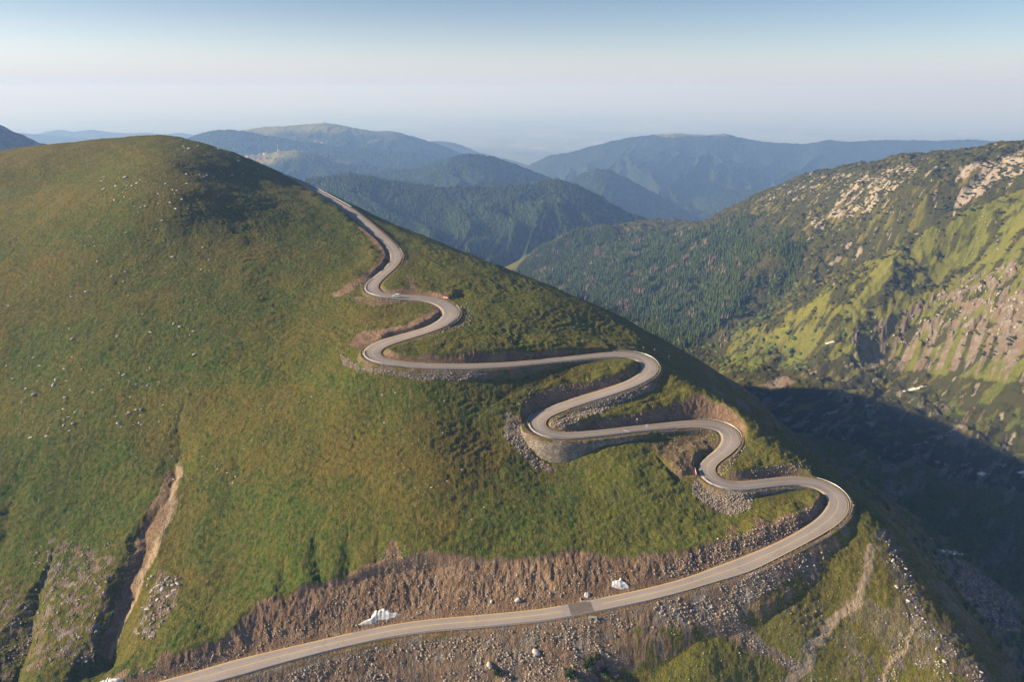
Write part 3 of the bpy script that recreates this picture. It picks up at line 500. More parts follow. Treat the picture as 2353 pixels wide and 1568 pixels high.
st1 = fbm(GX/4, GY/4, 3, 51)
stone_a = near*pm([(110,1240),(180,1250),(260,1260),(250,1400),(220,1520),(60,1540),(100,1400)]); rock = np.maximum(rock, stone_a*(st1 > .12))
stone_b = near*pm([(370,1310),(420,1330),(400,1400),(350,1470),(310,1460)]); rock = np.maximum(rock, stone_b*(st1 > -.1))
stone_c = near*pm([(0,1330),(50,1370),(100,1420),(30,1568),(0,1568)]); rock = np.maximum(rock, stone_c*(st1 > .1)*.8)
# ridge below the last bend
crest = dline(QX, QY, [(2030,1230),(2075,1330),(2110,1420),(2180,1500),(2270,1580)])
rock = np.maximum(rock, near*sst(34, 6, crest)*(st1 > -.25)*(PY > 1215))
rock = np.maximum(rock, near*inpoly(PX, PY, [(1950,1560),(2080,1430),(2120,1430),(2270,1600),(2000,1600)])*(st1 > .25)*.8)
pathd = dline(QX, QY, [(2000,1262),(1992,1320),(1972,1380),(1920,1430),(1870,1485),(1862,1530),(1810,1568)])
pathm = near*sst(17, 8, pathd)*(PY > 1250)*.95
pathm = np.maximum(pathm, near*sst(8, 3.5, dline(QX, QY, [(412,1070),(405,1120),(385,1190),(350,1280),(312,1370),(280,1440),(252,1515)]))*.75)
pathm = np.maximum(pathm, near*sst(8, 3, dline(QX, QY, [(2110,1420),(2080,1490),(2040,1540),(2030,1590)]))*.8)
# shaded flank: dark, rocky
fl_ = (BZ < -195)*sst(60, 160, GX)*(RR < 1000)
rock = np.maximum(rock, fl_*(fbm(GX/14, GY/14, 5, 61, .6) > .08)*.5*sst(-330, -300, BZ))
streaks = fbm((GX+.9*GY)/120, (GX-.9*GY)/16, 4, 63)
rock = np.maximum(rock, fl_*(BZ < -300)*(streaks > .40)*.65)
rock = np.maximum(rock, pm([(2160,1280),(2220,1290),(2340,1380),(2345,1455),(2290,1445),(2210,1370)])*(RR < 900)*.9)
rock = np.maximum(rock, pm([(2010,1070),(2120,1060),(2140,1110),(2080,1180),(2040,1140)])*(RR < 1200)*(streaks > -.1)*.8)
rock = np.maximum(rock, pm([(1740,890),(1800,865),(1830,880),(1800,895)])*(RR > 500)*.9)
rock = np.maximum(rock, (RR > 600)*(RR < 1300)*(GX > 300)*pm([(1950,790),(2150,760),(2353,650),(2353,880),(2150,850),(1980,860)])*(streaks > .12)*.9)
# opposite slope
opp = (RR > 780)*(GX > 150)
n1 = fbm((GX+.45*GY)/75, (GY-.45*GX)/28, 5, 71); n2 = fbm((GX+.45*GY)/42, (GY-.45*GX)/15, 4, 73); n3 = fbm(GX/220, GY/220, 3, 75)
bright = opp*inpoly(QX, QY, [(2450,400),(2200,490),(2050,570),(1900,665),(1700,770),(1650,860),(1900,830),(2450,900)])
n4 = fbm((GX+.45*GY)/30, (GY-.45*GX)/17, 5, 74, .6)
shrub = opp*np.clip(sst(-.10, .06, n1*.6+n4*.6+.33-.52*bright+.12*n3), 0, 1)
scree = opp*pm([(1930,440),(1990,400),(2050,385),(2100,375),(2110,395),(2060,430),(2010,480),(1960,500),(1900,500),(1920,470)])*(n4 > .02)
scree = np.maximum(scree, opp*pm([(1700,485),(1800,425),(1930,395),(2000,395),(1900,450),(1780,470)])*(n4 > .42)*.9)
scree = np.maximum(scree, opp*pm([(2200,385),(2280,365),(2353,345),(2353,400),(2300,410),(2240,460),(2190,480),(2215,420)])*(n4 > -.2))
scree = np.maximum(scree, opp*pm([(1860,500),(1900,505),(1890,530),(1865,520)])*(n4 > -.1)); scree = np.maximum(scree, opp*(1-bright)*(PX > 1850)*(n4 > .72)*.8)
cliff = opp*pm([(2353,600),(2300,610),(2200,650),(2080,720),(1960,770),(1950,800),(2100,790),(2200,760),(2353,800)])*(fbm(GX/17, GY/19, 5, 77, .6) > .12)
rock = np.maximum(rock, cliff); shrub = shrub*(1-cliff)*(1-scree)
cl2 = fbm(GX/17, GY/19, 5, 77, .6)-.08; Z = Z+opp*pm([(2370,590),(2300,600),(2200,640),(2080,712),(1960,765),(1930,805),(2100,800),(2200,770),(2370,820)])*sst(-.05, .25, cl2)*(5+fbm(GX/5, GY/5, 3, 80)*2.5)+opp*shrub*1.4
forest_poly = [(1190,640),(1200,605),(1240,570),(1330,530),(1400,525),(1450,540),(1560,538),(1640,505),(1700,480),(1790,520),(1820,600),(1790,680),(1700,745),(1640,800),(1560,800),(1400,730)]
ff = (RR > 1000)*pm(forest_poly); shrub = np.maximum(shrub, ff*.8)
green = .45+.0*GX
green += .35*inpoly(QX, QY, [(1250,1090),(1430,1050),(1560,1090),(1700,1200),(1600,1290),(1400,1290),(1100,1290),(1150,1180)])-.1
green += .12*sst(1250, 700, PX)
green += .25*inpoly(QX, QY, [(740,440),(900,500),(1200,640),(1480,770),(1200,800),(1000,700),(950,600),(850,520)])
green += .35*inpoly(QX, QY, [(1150,1060),(1450,1020),(1560,1090),(1700,1190),(1600,1290),(1300,1290),(1000,1290),(1080,1150)])+.3*inpoly(QX, QY, [(500,1100),(850,1200),(800,1350),(560,1380),(420,1300)])+.25*inpoly(QX, QY, [(0,1000),(300,1000),(380,1150),(250,1300),(0,1350)])
green -= .35*inpoly(QX, QY, [(250,900),(700,880),(1150,1000),(1150,1080),(700,1100),(350,1050)])+.3*inpoly(QX, QY, [(1700,1400),(2050,1200),(2260,1568),(1600,1600)])
green -= .2*inpoly(QX, QY, [(0,345),(380,310),(600,400),(500,480),(0,560)])
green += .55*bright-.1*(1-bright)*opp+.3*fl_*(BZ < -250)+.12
# the road keeps its bench
Z = np.where(edge < 1.1, ZR-.45, Z)
V = np.stack([GX, GY, Z], -1).reshape(-1, 3)
ii, jj = np.meshgrid(np.arange(NA-1), np.arange(NR-1), indexing='ij'); q = (ii*NR+jj).ravel()
F = np.stack([q, q+NR, q+NR+1, q+1], -1)
hill = mesh_np('hillside', V, F, M['ground'], True); tag(hill, 'grassy mountain slopes and rocky valley under the winding road', kind='structure')
def setcol(o, name, ch):
    at = o.data.attributes.new(name, 'FLOAT_COLOR', 'POINT'); n = len(o.data.vertices)
    c = np.ones((n, 4), np.float32)
    for i, x in enumerate(ch): c[:, i] = np.clip(x, 0, 1).ravel()
    at.data.foreach_set('color', c.ravel())
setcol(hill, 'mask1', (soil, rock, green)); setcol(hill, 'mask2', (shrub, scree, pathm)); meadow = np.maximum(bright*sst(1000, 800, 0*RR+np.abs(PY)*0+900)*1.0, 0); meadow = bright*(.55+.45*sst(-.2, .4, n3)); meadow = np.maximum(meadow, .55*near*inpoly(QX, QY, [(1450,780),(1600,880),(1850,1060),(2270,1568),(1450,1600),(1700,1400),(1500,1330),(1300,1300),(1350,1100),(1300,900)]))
meadow = np.maximum(meadow, .45*inpoly(QX, QY, [(760,450),(900,520),(1200,640),(1480,780),(1200,800),(1050,700),(930,560)])); setcol(hill, 'mask3', (meadow, meadow*0, meadow*0))  # upper right slope: paler grass colour painted in for missing low sun
def hz(x, y):
    "ground height"
    x = np.asarray(x, float); y = np.asarray(y, float)
    fi = np.clip((np.arctan2(x, y)-az[0])/daz, 0, NA-1.001); fj = np.clip((np.log(np.hypot(x, y))-lr[0])/dlr, 0, NR-1.001)
    i = fi.astype(int); j = fj.astype(int); u = fi-i; v = fj-j
    return (Z[i, j]*(1-u)+Z[i+1, j]*u)*(1-v)+(Z[i, j+1]*(1-u)+Z[i+1, j+1]*u)*v
def cast(px, py, rmin=0):
    "where the line of sight through a picture point meets the ground"
    r = ray(px, py); a = math.atan2(r[0], r[1]); t = r[2]/math.hypot(r[0], r[1]); rr = np.exp(lr)
    f = np.clip((a-az[0])/daz, 0, NA-1.001); i = int(f); u = f-i
    z = Z[i]*(1-u)+Z[i+1]*u; m = (z > t*rr) & (rr > rmin)
    if not m.any(): return None
    k = max(1, int(np.argmax(m))); d0 = z[k-1]-t*rr[k-1]; d1 = z[k]-t*rr[k]; w = 0 if d1 == d0 else min(1, max(0, -d0/(d1-d0)))
    q = rr[k-1]+(rr[k]-rr[k-1])*w
    return np.array([q*math.sin(a), q*math.cos(a), float(hz(q*math.sin(a), q*math.cos(a)))])
# ------------------------------------------------------------------ road and markings
def ribbon(name, o0, o1, mat, dz, i0=0, i1=None, thick=0, parent=None, step=1, bank=None):
    "strip between lateral offsets o0(i), o1(i) from the centre (left positive)"
    idx = np.arange(i0, i1 or len(RC), step); C = RC[idx]; N = RN[idx]
    a = o0(idx) if callable(o0) else np.full(len(idx), o0); b = o1(idx) if callable(o1) else np.full(len(idx), o1)
    k = 9 if thick else 2; rows = []
    for t in np.linspace(0, 1, k):
        o = a+(b-a)*t; rows.append(np.c_[C[:, :2]+N*o[:, None], C[:, 2]+dz])
    V = np.stack(rows, 1); n = len(idx)
    if thick:
        V = np.concatenate([V[:, :1]-[0, 0, thick], V, V[:, -1:]-[0, 0, thick]], 1); k += 2
    I, J = np.meshgrid(np.arange(n-1), np.arange(k-1), indexing='ij'); q = (I*k+J).ravel()
    F = np.stack([q, q+k, q+k+1, q+1], -1)
    ob = mesh_np(name, V.reshape(-1, 3), F[:, ::-1], mat, False, parent)
    if thick:
        u = np.tile(np.r_[-1, np.linspace(-1, 1, k-2), 1], n).astype(np.float32)
        at = ob.data.attributes.new('lane', 'FLOAT', 'POINT'); at.data.foreach_set('value', u)
    return ob
road = ribbon('road', lambda i: RW[i]/2, lambda i: -RW[i]/2, M['road'], 0, thick=.8); tag(road, 'grey asphalt road snaking up the hill in hairpins', kind='structure')
mk = dict(parent=road)
def noz(i): return 0
# yellow lines: both edges and the centre line
def subl(name, side, s0, s1, w, mat, off=.30):
    i0, i1 = int((s0+S0)/1.5), int((s1+S0)/1.5)
    i0 = max(0, i0); i1 = min(len(RC), i1)
    if side == 0: return ribbon(name, lambda i: np.full(len(i), w/2), lambda i: np.full(len(i), -w/2), mat, .012, i0, i1, 0, road)
    return ribbon(name, lambda i: side*(RW[i]/2-off)+w/2, lambda i: side*(RW[i]/2-off)-w/2, mat, .012, i0, i1, 0, road)
for s_, a, b in ((1, -100, 50), (1, 58, 132), (1, 146, 900), (1, 905, 1160), (-1, -100, 895), (-1, 898, 1110)):
    subl('edge_line', s_, a, b, .22, M['yellow'])
for a, b in ((-100, 132), (146, 452), (455, 840), (885, 1100)): subl('centre_line', 0, a, b, .2, M['centre'])
i0 = int((133+S0)/1.5); ribbon('asphalt_patch', lambda i: RW[i]/2-.05, lambda i: -RW[i]/2+.05, M['patch'], .007, i0, i0+7, 0, road)
# stop-like white marks across the straight below the second bend
for a in (453,):
    p, h = at_s(a, -3.3, 1); MB().box((0, 0, 0), (.35, 5.5, .012), 0).build('white_bar', M['white'], road).matrix_world = Matrix.Translation((p[0], p[1], p[2]+.014)) @ Matrix.Rotation(h+.5, 4, 'Z')
# ------------------------------------------------------------------ far ridges and plain
def ridge(pts, amp=1.0, slope=.5, meadow=0, na=420, nr=200, front=.5, back=1.4, floor=-1300, rocky=0, forest=1, spur=1.0, seed=0, side=(1, 1), mtop=60, lbl='forested mountain ridge'):
    P = np.array([atY(*p) for p in pts]); a_ = np.arctan2(P[:, 0], P[:, 1]); r_ = np.hypot(P[:, 0], P[:, 1]); o = np.argsort(a_); a_, r_, z_ = a_[o], r_[o], P[o, 2]
    ext = .22
    a = np.linspace(a_[0]-ext*side[0], a_[-1]+ext*side[1], na); Rr = np.interp(a, a_, r_); zc = np.interp(a, a_, z_)
    k = 5
    zc0 = zc.copy()
    ker = np.ones(k)/k; zc = np.convolve(np.pad(zc, k//2, 'edge'), ker, 'valid')[:na]
    out = np.maximum(a_[0]-a, 0)+np.maximum(a-a_[-1], 0); zc = zc-out*Rr*slope*.8
    t = np.linspace(-1, 1, nr); t = np.sign(t)*np.abs(t)**1.3
    rm = Rr.mean()
    dr = np.where(t < 0, t*front*rm, t*(back-1)*rm)
    A, D = np.meshgrid(a, dr, indexing='ij'); RRr = Rr[:, None]+D; X = RRr*np.sin(A); Y = RRr*np.cos(A)
    d = np.abs(D); L = rm*.09
    u = A*rm
    wv = fbm(u/900, D/900, 3, seed)*350
    spr = 1-np.abs(fbm((u+wv)/(L*1.0), (D)/(L*4.0), 4, seed+5))*1.5
    damp = sst(0, L*1.2, d)
    zz = zc[:, None]-slope*d*(1-.42*spur*damp*spr)-d*d/(rm*6)*.15
    zz -= damp*spur*L*.10*(1-spr)
    zz += fbm(X/420, Y/420, 4, seed+9)*28*amp*sst(0, L*.5, d)+fbm(X/60, Y/60, 3, seed+11)*5*amp
    zz += (fbm(X/17, Y/17, 3, seed+13)*4.0*forest)
    zz = np.maximum(zz, floor-60)
    V = np.stack([X, Y, zz], -1).reshape(-1, 3); n_, m_ = na, nr
    I, J = np.meshgrid(np.arange(n_-1), np.arange(m_-1), indexing='ij'); q = (I*m_+J).ravel(); F = np.stack([q, q+m_, q+m_+1, q+1], -1)
    ob = mesh_np('mountain', V, F, M['forest'], True); tag(ob, lbl, kind='structure')
    mead = meadow*sst(mtop*1.6, mtop*.5, (zc.max()-zz)+fbm(X/300, Y/300, 4, seed+17)*50)
    setcol(ob, 'mask1', (mead, np.full(mead.shape, float(rocky)), mead*0)); ob['_r'] = rm
    return ob, X, Y, zz, a, dr
# purple shoulder on the far left
ridge([(-420,150,2600),(-250,190,2600),(-100,240,2600),(-40,268,2600),(0,286,2600),(40,306,2600),(80,322,2600),(120,337,2600),(200,366,2600),(300,420,2600)], slope=.55, rocky=.8, forest=.3, seed=3, na=300, lbl='bare purple mountain shoulder at the left edge')
ridge([(-100,330,12500),(40,303,12500),(80,309,12500),(110,301,12500),(145,297,12500),(165,303,12500),(185,300,12500),(210,297,12500),(250,303,12500),(300,306,12500),(340,304,12500),(380,309,12500),(410,304,12500),(450,310,12500),(520,325,12500)], slope=.35, seed=13, na=360, nr=120, front=.3, back=1.2, lbl='blue hills on the horizon behind the grassy summit')
ridge([(60,306,10500),(120,312,10500),(200,318,10500),(300,322,10500),(420,318,10500)], slope=.3, seed=17, na=260, nr=100, front=.25, back=1.15, lbl='second row of blue hills behind the grassy summit')
L3 = ridge([(400,345,7000),(430,328,7000),(470,312,7000),(520,303,7000),(560,299,7000),(600,292,7000),(640,290,7000),(690,287,7000),(745,281,7000),(790,288,7000),(830,297,7000),(870,301,7000),(905,301,7000),(950,314,7000),(1000,328,7000),(1060,352,7000),(1100,372,7000)], slope=.30, meadow=1, mtop=95, seed=23, spur=.8, nr=240, front=.35, lbl='broad hill with meadows on top and a white tower')
ridge([(390,340,6000),(440,312,6000),(480,300,6000),(520,297,6000),(560,300,6000),(600,309,6000),(650,318,6000),(700,326,6000),(780,336,6000),(860,342,6000),(950,350,6000),(1010,362,6000)], slope=.42, seed=27, front=.35, lbl='dark forested shoulder above the village')
L3c = ridge([(500,385,5000),(560,362,5000),(600,356,5000),(640,346,5000),(680,345,5000),(720,350,5000),(770,364,5000),(850,380,5000),(950,392,5000),(1050,400,5000)], slope=.30, meadow=1, mtop=45, seed=31, spur=.6, front=.35, lbl='village hill with a sunlit meadow')
ridge([(780,400,4400),(850,398,4400),(950,388,4400),(1000,374,4400),(1045,357,4400),(1080,352,4400),(1130,358,4400),(1180,375,4400),(1230,394,4400),(1275,413,4400),(1320,440,4400)], slope=.45, seed=37, lbl='rounded green hill behind the valley')
L1 = ridge([(560,450,3000),(650,424,3000),(720,413,3000),(800,402,3000),(850,408,3000),(900,418,3000),(960,427,3000),(1020,430,3000),(1080,426,3000),(1150,432,3000),(1200,430,3000),(1250,420,3000),(1290,416,3000),(1330,430,3000),(1400,465,3000),(1470,500,3000),(1530,530,3000),(1580,555,3000)], slope=.52, seed=41, na=600, nr=300, spur=1.1, meadow=.0, floor=-1000, lbl='wooded ridge across the shaded valley')
ridge([(1230,470,5000),(1290,428,5000),(1330,402,5000),(1370,386,5000),(1400,390,5000),(1440,408,5000),(1500,440,5000),(1560,475,5000),(1620,510,5000)], slope=.55, seed=43, lbl='small pointed peak in the valley')
ridge([(1120,430,7600),(1190,398,7600),(1215,380,7600),(1260,357,7600),(1310,350,7600),(1350,338,7600),(1400,325,7600),(1450,315,7600),(1500,309,7600),(1560,306,7600),(1620,310,7600),(1665,306,7600),(1700,316,7600),(1760,326,7600),(1850,331,7600),(1900,321,7600),(1950,325,7600),(2050,321,7600),(2150,323,7600),(2220,320,7600),(2300,325,7600),(2400,322,7600)], slope=.42, seed=47, na=700, nr=300, spur=1.5, meadow=.9, mtop=22, front=.4, lbl='long blue forested mountain on the right')
ridge([(1500,520,5600),(1545,487,5600),(1580,464,5600),(1620,443,5600),(1700,435,5600),(1800,429,5600),(1900,421,5600),(2000,415,5600)], slope=.4, seed=53, lbl='low green ridge in front of the long mountain')
ridge([(960,335,9500),(990,323,9500),(1030,325,9500),(1060,332,9500),(1100,350,9500),(1160,364,9500),(1220,380,9500),(1260,392,9500)], slope=.35, seed=57, na=200, nr=100, front=.2, back=1.15, lbl='hazy ridge before the plain')
def disc(name, r0, r1, z, mat):
    na, nr_ = 240, 200; a = np.radians(np.linspace(-70, 70, na)); r = np.exp(np.linspace(math.log(r0), math.log(r1), nr_))
    A, Q_ = np.meshgrid(a, r, indexing='ij'); X = Q_*np.sin(A); Y = Q_*np.cos(A)
    Zp = z+fbm(X/6000, Y/6000, 4, 81)*110*sst(60000, 20000, Q_)-Q_**2/1.478e7      # the curve of the earth
    I, J = np.meshgrid(np.arange(na-1), np.arange(nr_-1), indexing='ij'); q = (I*nr_+J).ravel()
    return mesh_np(name, np.stack([X, Y, Zp], -1).reshape(-1, 3), np.stack([q, q+nr_, q+nr_+1, q+1], -1), mat, True)
plain = disc('plain', 2000, 160000, -1300, M['plain']); tag(plain, 'hazy lowland plain reaching the horizon', kind='structure')
# the air
hb = MB().box((0, 75000, -1555), (302000, 172000, 3330)).build('haze', M['white']); tag(hb, 'blue haze filling the valleys', kind='stuff')
hm = bpy.data.materials.new('air'); hm.use_nodes = True; t = hm.node_tree; t.nodes.clear()
out = t.nodes.new('ShaderNodeOutputMaterial'); pv = t.nodes.new('ShaderNodeVolumePrincipled'); t.links.new(pv.outputs[0], out.inputs['Volume'])
pv.inputs['Color'].default_value = (.26, .47, .95, 1); pv.inputs['Absorption Color'].default_value = (.68, .57, .45, 1); pv.inputs['Density'].default_value = HAZE; pv.inputs['Anisotropy'].default_value = .1
hb.data.materials.clear(); hb.data.materials.append(hm)
SC.cycles.volume_bounces = 2
# ------------------------------------------------------------------ retaining walls
def retain(s0, s1, side, off, label, depth=None, sub=()):
    ss = np.arange(s0, s1+.1, 1.5); T, B = [], []
    for k, sv in enumerate(ss):
        p, h = at_s(sv, off, side); q, _ = at_s(sv, off+3.2, side); g0 = float(hz(q[0], q[1]))
        hgt = max(.7, p[2]-.2-g0+.8)
        e = min(1, min(k, len(ss)-1-k)/4+.15); hgt *= e if hgt > 2 else 1
        b, _ = at_s(sv, off+.28*hgt, side); T.append((*p[:2], p[2]-.15+.12*math.sin(sv*1.7))); B.append((b[0], b[1], p[2]-.15-hgt))
        if k == 0: c, _ = at_s(sv, off-1.0, side)
    I_ = [tuple(at_s(sv, off-1.0, side)[0]-[0, 0, .18]) for sv in ss]
    n = len(ss); m = 9; rows = [np.array(I_)]
    T, B = np.array(T), np.array(B)
    for t in np.linspace(0, 1, m):
        P = T+(B-T)*t; P = P+np.c_[perlin(P[:, 0]*.9, P[:, 1]*.9+t*5, 3), perlin(P[:, 0]*.9+9, P[:, 1]*.9+t*5, 4), P[:, 0]*0]*.22*(t > 0); rows.append(P)
    rows.append(np.array(I_)-[0, 0, 3.0])
    V = np.stack(rows, 1); k = V.shape[1]; I, J = np.meshgrid(np.arange(n-1), np.arange(k-1), indexing='ij'); q = (I*k+J).ravel()
    F = np.stack([q, q+k, q+k+1, q+1], -1)
    root = empty('retaining_wall', tuple(B[n//2])); o = mesh_np('stone_face', V.reshape(-1, 3)-B[n//2], F, M['wall'], False, root)
    tag(root, label, 'wall'); return root
for (a, b, sd_, off), lb in zip(WALLS, ['tall curved pale stone retaining wall under the second left-hand hairpin', 'low straight stone wall above the grass near the lowest left bend', 'low rough stone wall on the valley side of the lowest right-hand hairpin']):
    wroot = retain(a, b, sd_, off+1.3, lb)
# ------------------------------------------------------------------ guard rails
pb = MB().box((0, 0, -.1), (.12, .14, 1.75)); post_me = pb.build('post', M['post']).data
bpy.data.objects.remove(bpy.data.objects['post'])
def rail(s0, s1, side, label, off=.45, group='steel guard rails along the road'):
    ss = np.arange(s0, s1+.1, 2.0); p0, _ = at_s((s0+s1)/2, off, side); root = empty('guard_rail', tuple(p0))
    prof = [(0, .42), (.09, .50), (.0, .58), (.0, .62), (.09, .70), (0, .78), (-.04, .78), (.04, .70), (-.04, .60), (.04, .50), (-.04, .42)]
    R_ = []
    for sv in ss:
        p, h = at_s(sv, off, side); q, _ = at_s(sv, off+1, side); u = (q-p)[:2]
        R_.append([(p[0]-u[0]*a, p[1]-u[1]*a, p[2]+z) for a, z in prof])
    V = np.array(R_); n, k = V.shape[:2]; I, J = np.meshgrid(np.arange(n-1), np.arange(k), indexing='ij'); q = (I*k+J).ravel(); q2 = (I*k+(J+1) % k).ravel()
    F = np.stack([q, q+k, q2+k, q2], -1); mesh_np('beam', V.reshape(-1, 3)-p0, F, M['steel'], False, root)
    for j, sv in enumerate(np.arange(s0+.3, s1, max(3.2, (s1-s0)/98))):
        p, h = at_s(sv, off+.10, side); o = bpy.data.objects.new('post', post_me); COL.objects.link(o); o.parent = root
        o.location = Vector(p-p0)+Vector((0, 0, 0)); o.rotation_euler = (0, 0, h)
    tag(root, label, 'guard rail', group)
rail(-60, 238, -1, 'long guard rail on the valley side of the lowest straight road')
rail(252, 290, -1, 'pale guard rail round the outside of the lowest right-hand hairpin')
rail(300, 347, 1, 'guard rail round the lowest left-hand bend above the rubble mound')
rail(377, 408, -1, 'curved guard rail on the outside of the second right-hand hairpin')
rail(424, 513, 1, 'guard rail along the top of the tall curved stone wall')
rail(527, 621, -1, 'guard rail from the second left hairpin round the big right hairpin')
rail(622, 772, 1, 'long guard rail under the middle straight round the third left hairpin')
rail(819, 846, -1, 'short curved guard rail on the upper right-hand hairpin')
rail(878, 922, 1, 'guard rail on the outside of the bend beside the white van')
rail(963, 985, -1, 'short guard rail on the high right-hand bend below the summit road')
rail(1112, 1188, -1, 'highest guard rail where the road climbs to the saddle')
# ------------------------------------------------------------------ signs
def board(px, py, w, h, rz, label, n=4, z=.9, name='barrier_board'):
    c = cast(px, py); root = empty(name, tuple(c), rz)
    MB().box((0, 0, z), (w, .08, h)).build('panel', M['white'], root)
    for k in range(n): MB().box((-w/2+w*(k+.5)/n*1.0+.0, 0, z), (w/n*.5, .10, h*1.01)).build('red_stripe', M['red'], root)
    for x in (-w*.35, w*.35): MB().box((x, .06, z/2-.3), (.1, .1, z+.6)).build('post', M['post'], root)
    tag(root, label, 'sign')
    return root
board(1450, 803, 3.4, .9, .05, 'wide red and white barrier board at the start of the big right hairpin', 5)
board(1024, 687, 3.4, .9, -.35, 'red and white barrier board before the upper right-hand hairpin', 3)
board(829, 798, 3.6, .9, .5, 'striped red and white board at the third left-hand hairpin', 4)
board(1598, 1088, 4.6, 1.3, 1.45, 'upright looking red and white board at the lowest left bend', 2)
def sign(px, py, hgt, r, label, rz=0, shape='disc', name='road_sign', col='white'):
    c = cast(px, py); root = empty(name, tuple(c), rz)
    MB().tube((0, 0, -.5), (0, 0, hgt), .06).build('pole', M['post'], root)
    if shape == 'disc':
        MB().tube((0, -.08, hgt-r), (0, -.03, hgt-r), r, n=20).build('plate', M['red'], root); MB().tube((0, -.10, hgt-r), (0, -.082, hgt-r), r*.72, n=20).build('plate_face', M['white'], root)
    elif shape == 'tri':
        MB().prism([(-r, hgt-1.7*r), (r, hgt-1.7*r), (0, hgt)], -.08, -.03).build('plate', M['red'], root); MB().prism([(-r*.6, hgt-1.45*r), (r*.6, hgt-1.45*r), (0, hgt-.45*r)], -.10, -.082).build('plate_face', M['white'], root)
    else: MB().box((0, -.06, hgt-r*1.1), (r*1.5, .05, r*2.2)).build('plate', M[col], root)
    tag(root, label, 'sign'); return root
sign(1485, 993, 4.2, .8, 'tall white sign on a pole beside the guard rail of the second straight', 0, 'rect')
sign(1463, 974, 3.0, .45, 'slim white marker post at the foot of the brown cut slope', 0, 'rect', 'marker_post')
sign(1209, 935, 3.4, .6, 'red and white triangular sign before the second left hairpin', .5, 'tri')
sign(836, 788, 3.4, .6, 'red rimmed sign above the striped board at the third left hairpin', .5, 'tri')
sign(1060, 715, 3.0, .55, 'small red rimmed sign outside the upper right hairpin', 0)
sign(1019+140/3.3-10, 740, 3.0, .6, 'red and white triangular sign after the upper right hairpin', 0, 'tri')
sign(924, 594, 3.0, .6, 'round white sign at the end of the high bend guard rail', 0)
sign(829, 663, 3.0, .6, 'red and white sign at the bend left of the van', .3)
sign(1503, 812, 3.0, .5, 'small round sign behind the big right-hand hairpin', 0)
sign(1537, 828, 3.2, .6, 'round sign at the outermost point of the big right hairpin', 0)
sign(1478, 806, 2.8, .45, 'small red sign next to the wide barrier board', 0)
sign(1707, 1010, 2.8, .5, 'little red and white sign outside the second right hairpin', 0)
sign(1959, 1172, 2.8, .5, 'little sign outside the lowest right hairpin', 0)
# ------------------------------------------------------------------ the van
k0 = int(np.argmin(np.hypot(RD[:, 0]-1568, RD[:, 1]-1174))); vs_ = s[len(pre)+k0]-S0
vp, vh = at_s(vs_, -3.0, 1); _a, _ = at_s(vs_+2, -3, 1); vdir = math.atan2(_a[1]-vp[1], _a[0]-vp[0])
vp = vp+np.array([0, 0, .02])
van = empty('van', tuple(vp), vdir); tag(van, 'white passenger van driving on the upper bend of the road', 'van')
body = MB().prism([(-2.2, .35), (-2.25, .95), (-2.15, 1.15), (2.0, 1.12), (2.25, .85), (2.28, .35)], -.9, .9).build('body', M['carwhite'], van, .07)
MB().prism([(-2.12, 1.15), (-1.95, 1.84), (.55, 1.86), (.95, 1.72), (1.55, 1.15)], -.82, .82).build('cabin', M['carwhite'], van, .06)
MB().prism([(1.02, 1.66), (1.07, 1.68), (1.58, 1.2), (1.5, 1.2)], -.70, .70).build('windscreen', M['glass'], van)
for y in (-.835, .835):
    for x0, x1 in ((-1.9, -1.0), (-.9, .05), (.15, 1.0)): MB().box(((x0+x1)/2, y, 1.45), (x1-x0, .03, .44)).build('side_window', M['glass'], van)
MB().box((-2.08, 0, 1.48), (.06, 1.4, .45)).build('rear_window', M['glass'], van)
for x in (-1.35, 1.45):
    for y in (-.84, .84):
        w_ = MB().tube((x, y-.12, .34), (x, y+.12, .34), .34, n=20).build('wheel', M['rubber'], van)
        MB().tube((x, y-.135, .34), (x, y+.135, .34), .2, n=14).build('rim', M['steel'], w_)
for y in (-.65, .65): MB().box((2.24, y, .8), (.08, .34, .2)).build('headlight', M['lamp'], van); MB().box((-2.24, y, .95), (.06, .2, .34)).build('tail_light', M['taill'], van)
for y in (-1.0, 1.0): MB().box((1.05, y, 1.2), (.15, .2, .16)).build('mirror', M['carwhite'], van)
# ------------------------------------------------------------------ culvert under the lowest straight
c = cast(1352, 1387); cu = empty('culvert', tuple(c), 0); tag(cu, 'concrete culvert inlet beside the dark patch in the lowest straight', 'culvert')
MB().box((0, .3, .1), (6.5, .5, 1.2)).build('headwall', M['concrete'], cu, .04); MB().box((-2.9, 1.5, -.2), (.4, 2.6, 1.6)).build('wing_wall', M['concrete'], cu, .04); MB().box((2.9, 1.5, -.2), (.4, 2.6, 1.6)).build('wing_wall', M['concrete'], cu, .04)
MB().tube((0, .56, -.1), (0, .58, -.1), .45, n=20).build('pipe_mouth', M['dark'], cu)
c = cast(1362, 1424); cu = empty('culvert', tuple(c), 0); tag(cu, 'dark culvert outlet in the rubble below the lowest straight', 'culvert')
MB().box((0, 0, .1), (3.2, .6, 1.8)).build('headwall', M['concrete'], cu, .04); MB().tube((0, -.33, .1), (0, -.31, .1), .6, n=20).build('pipe_mouth', M['dark'], cu)
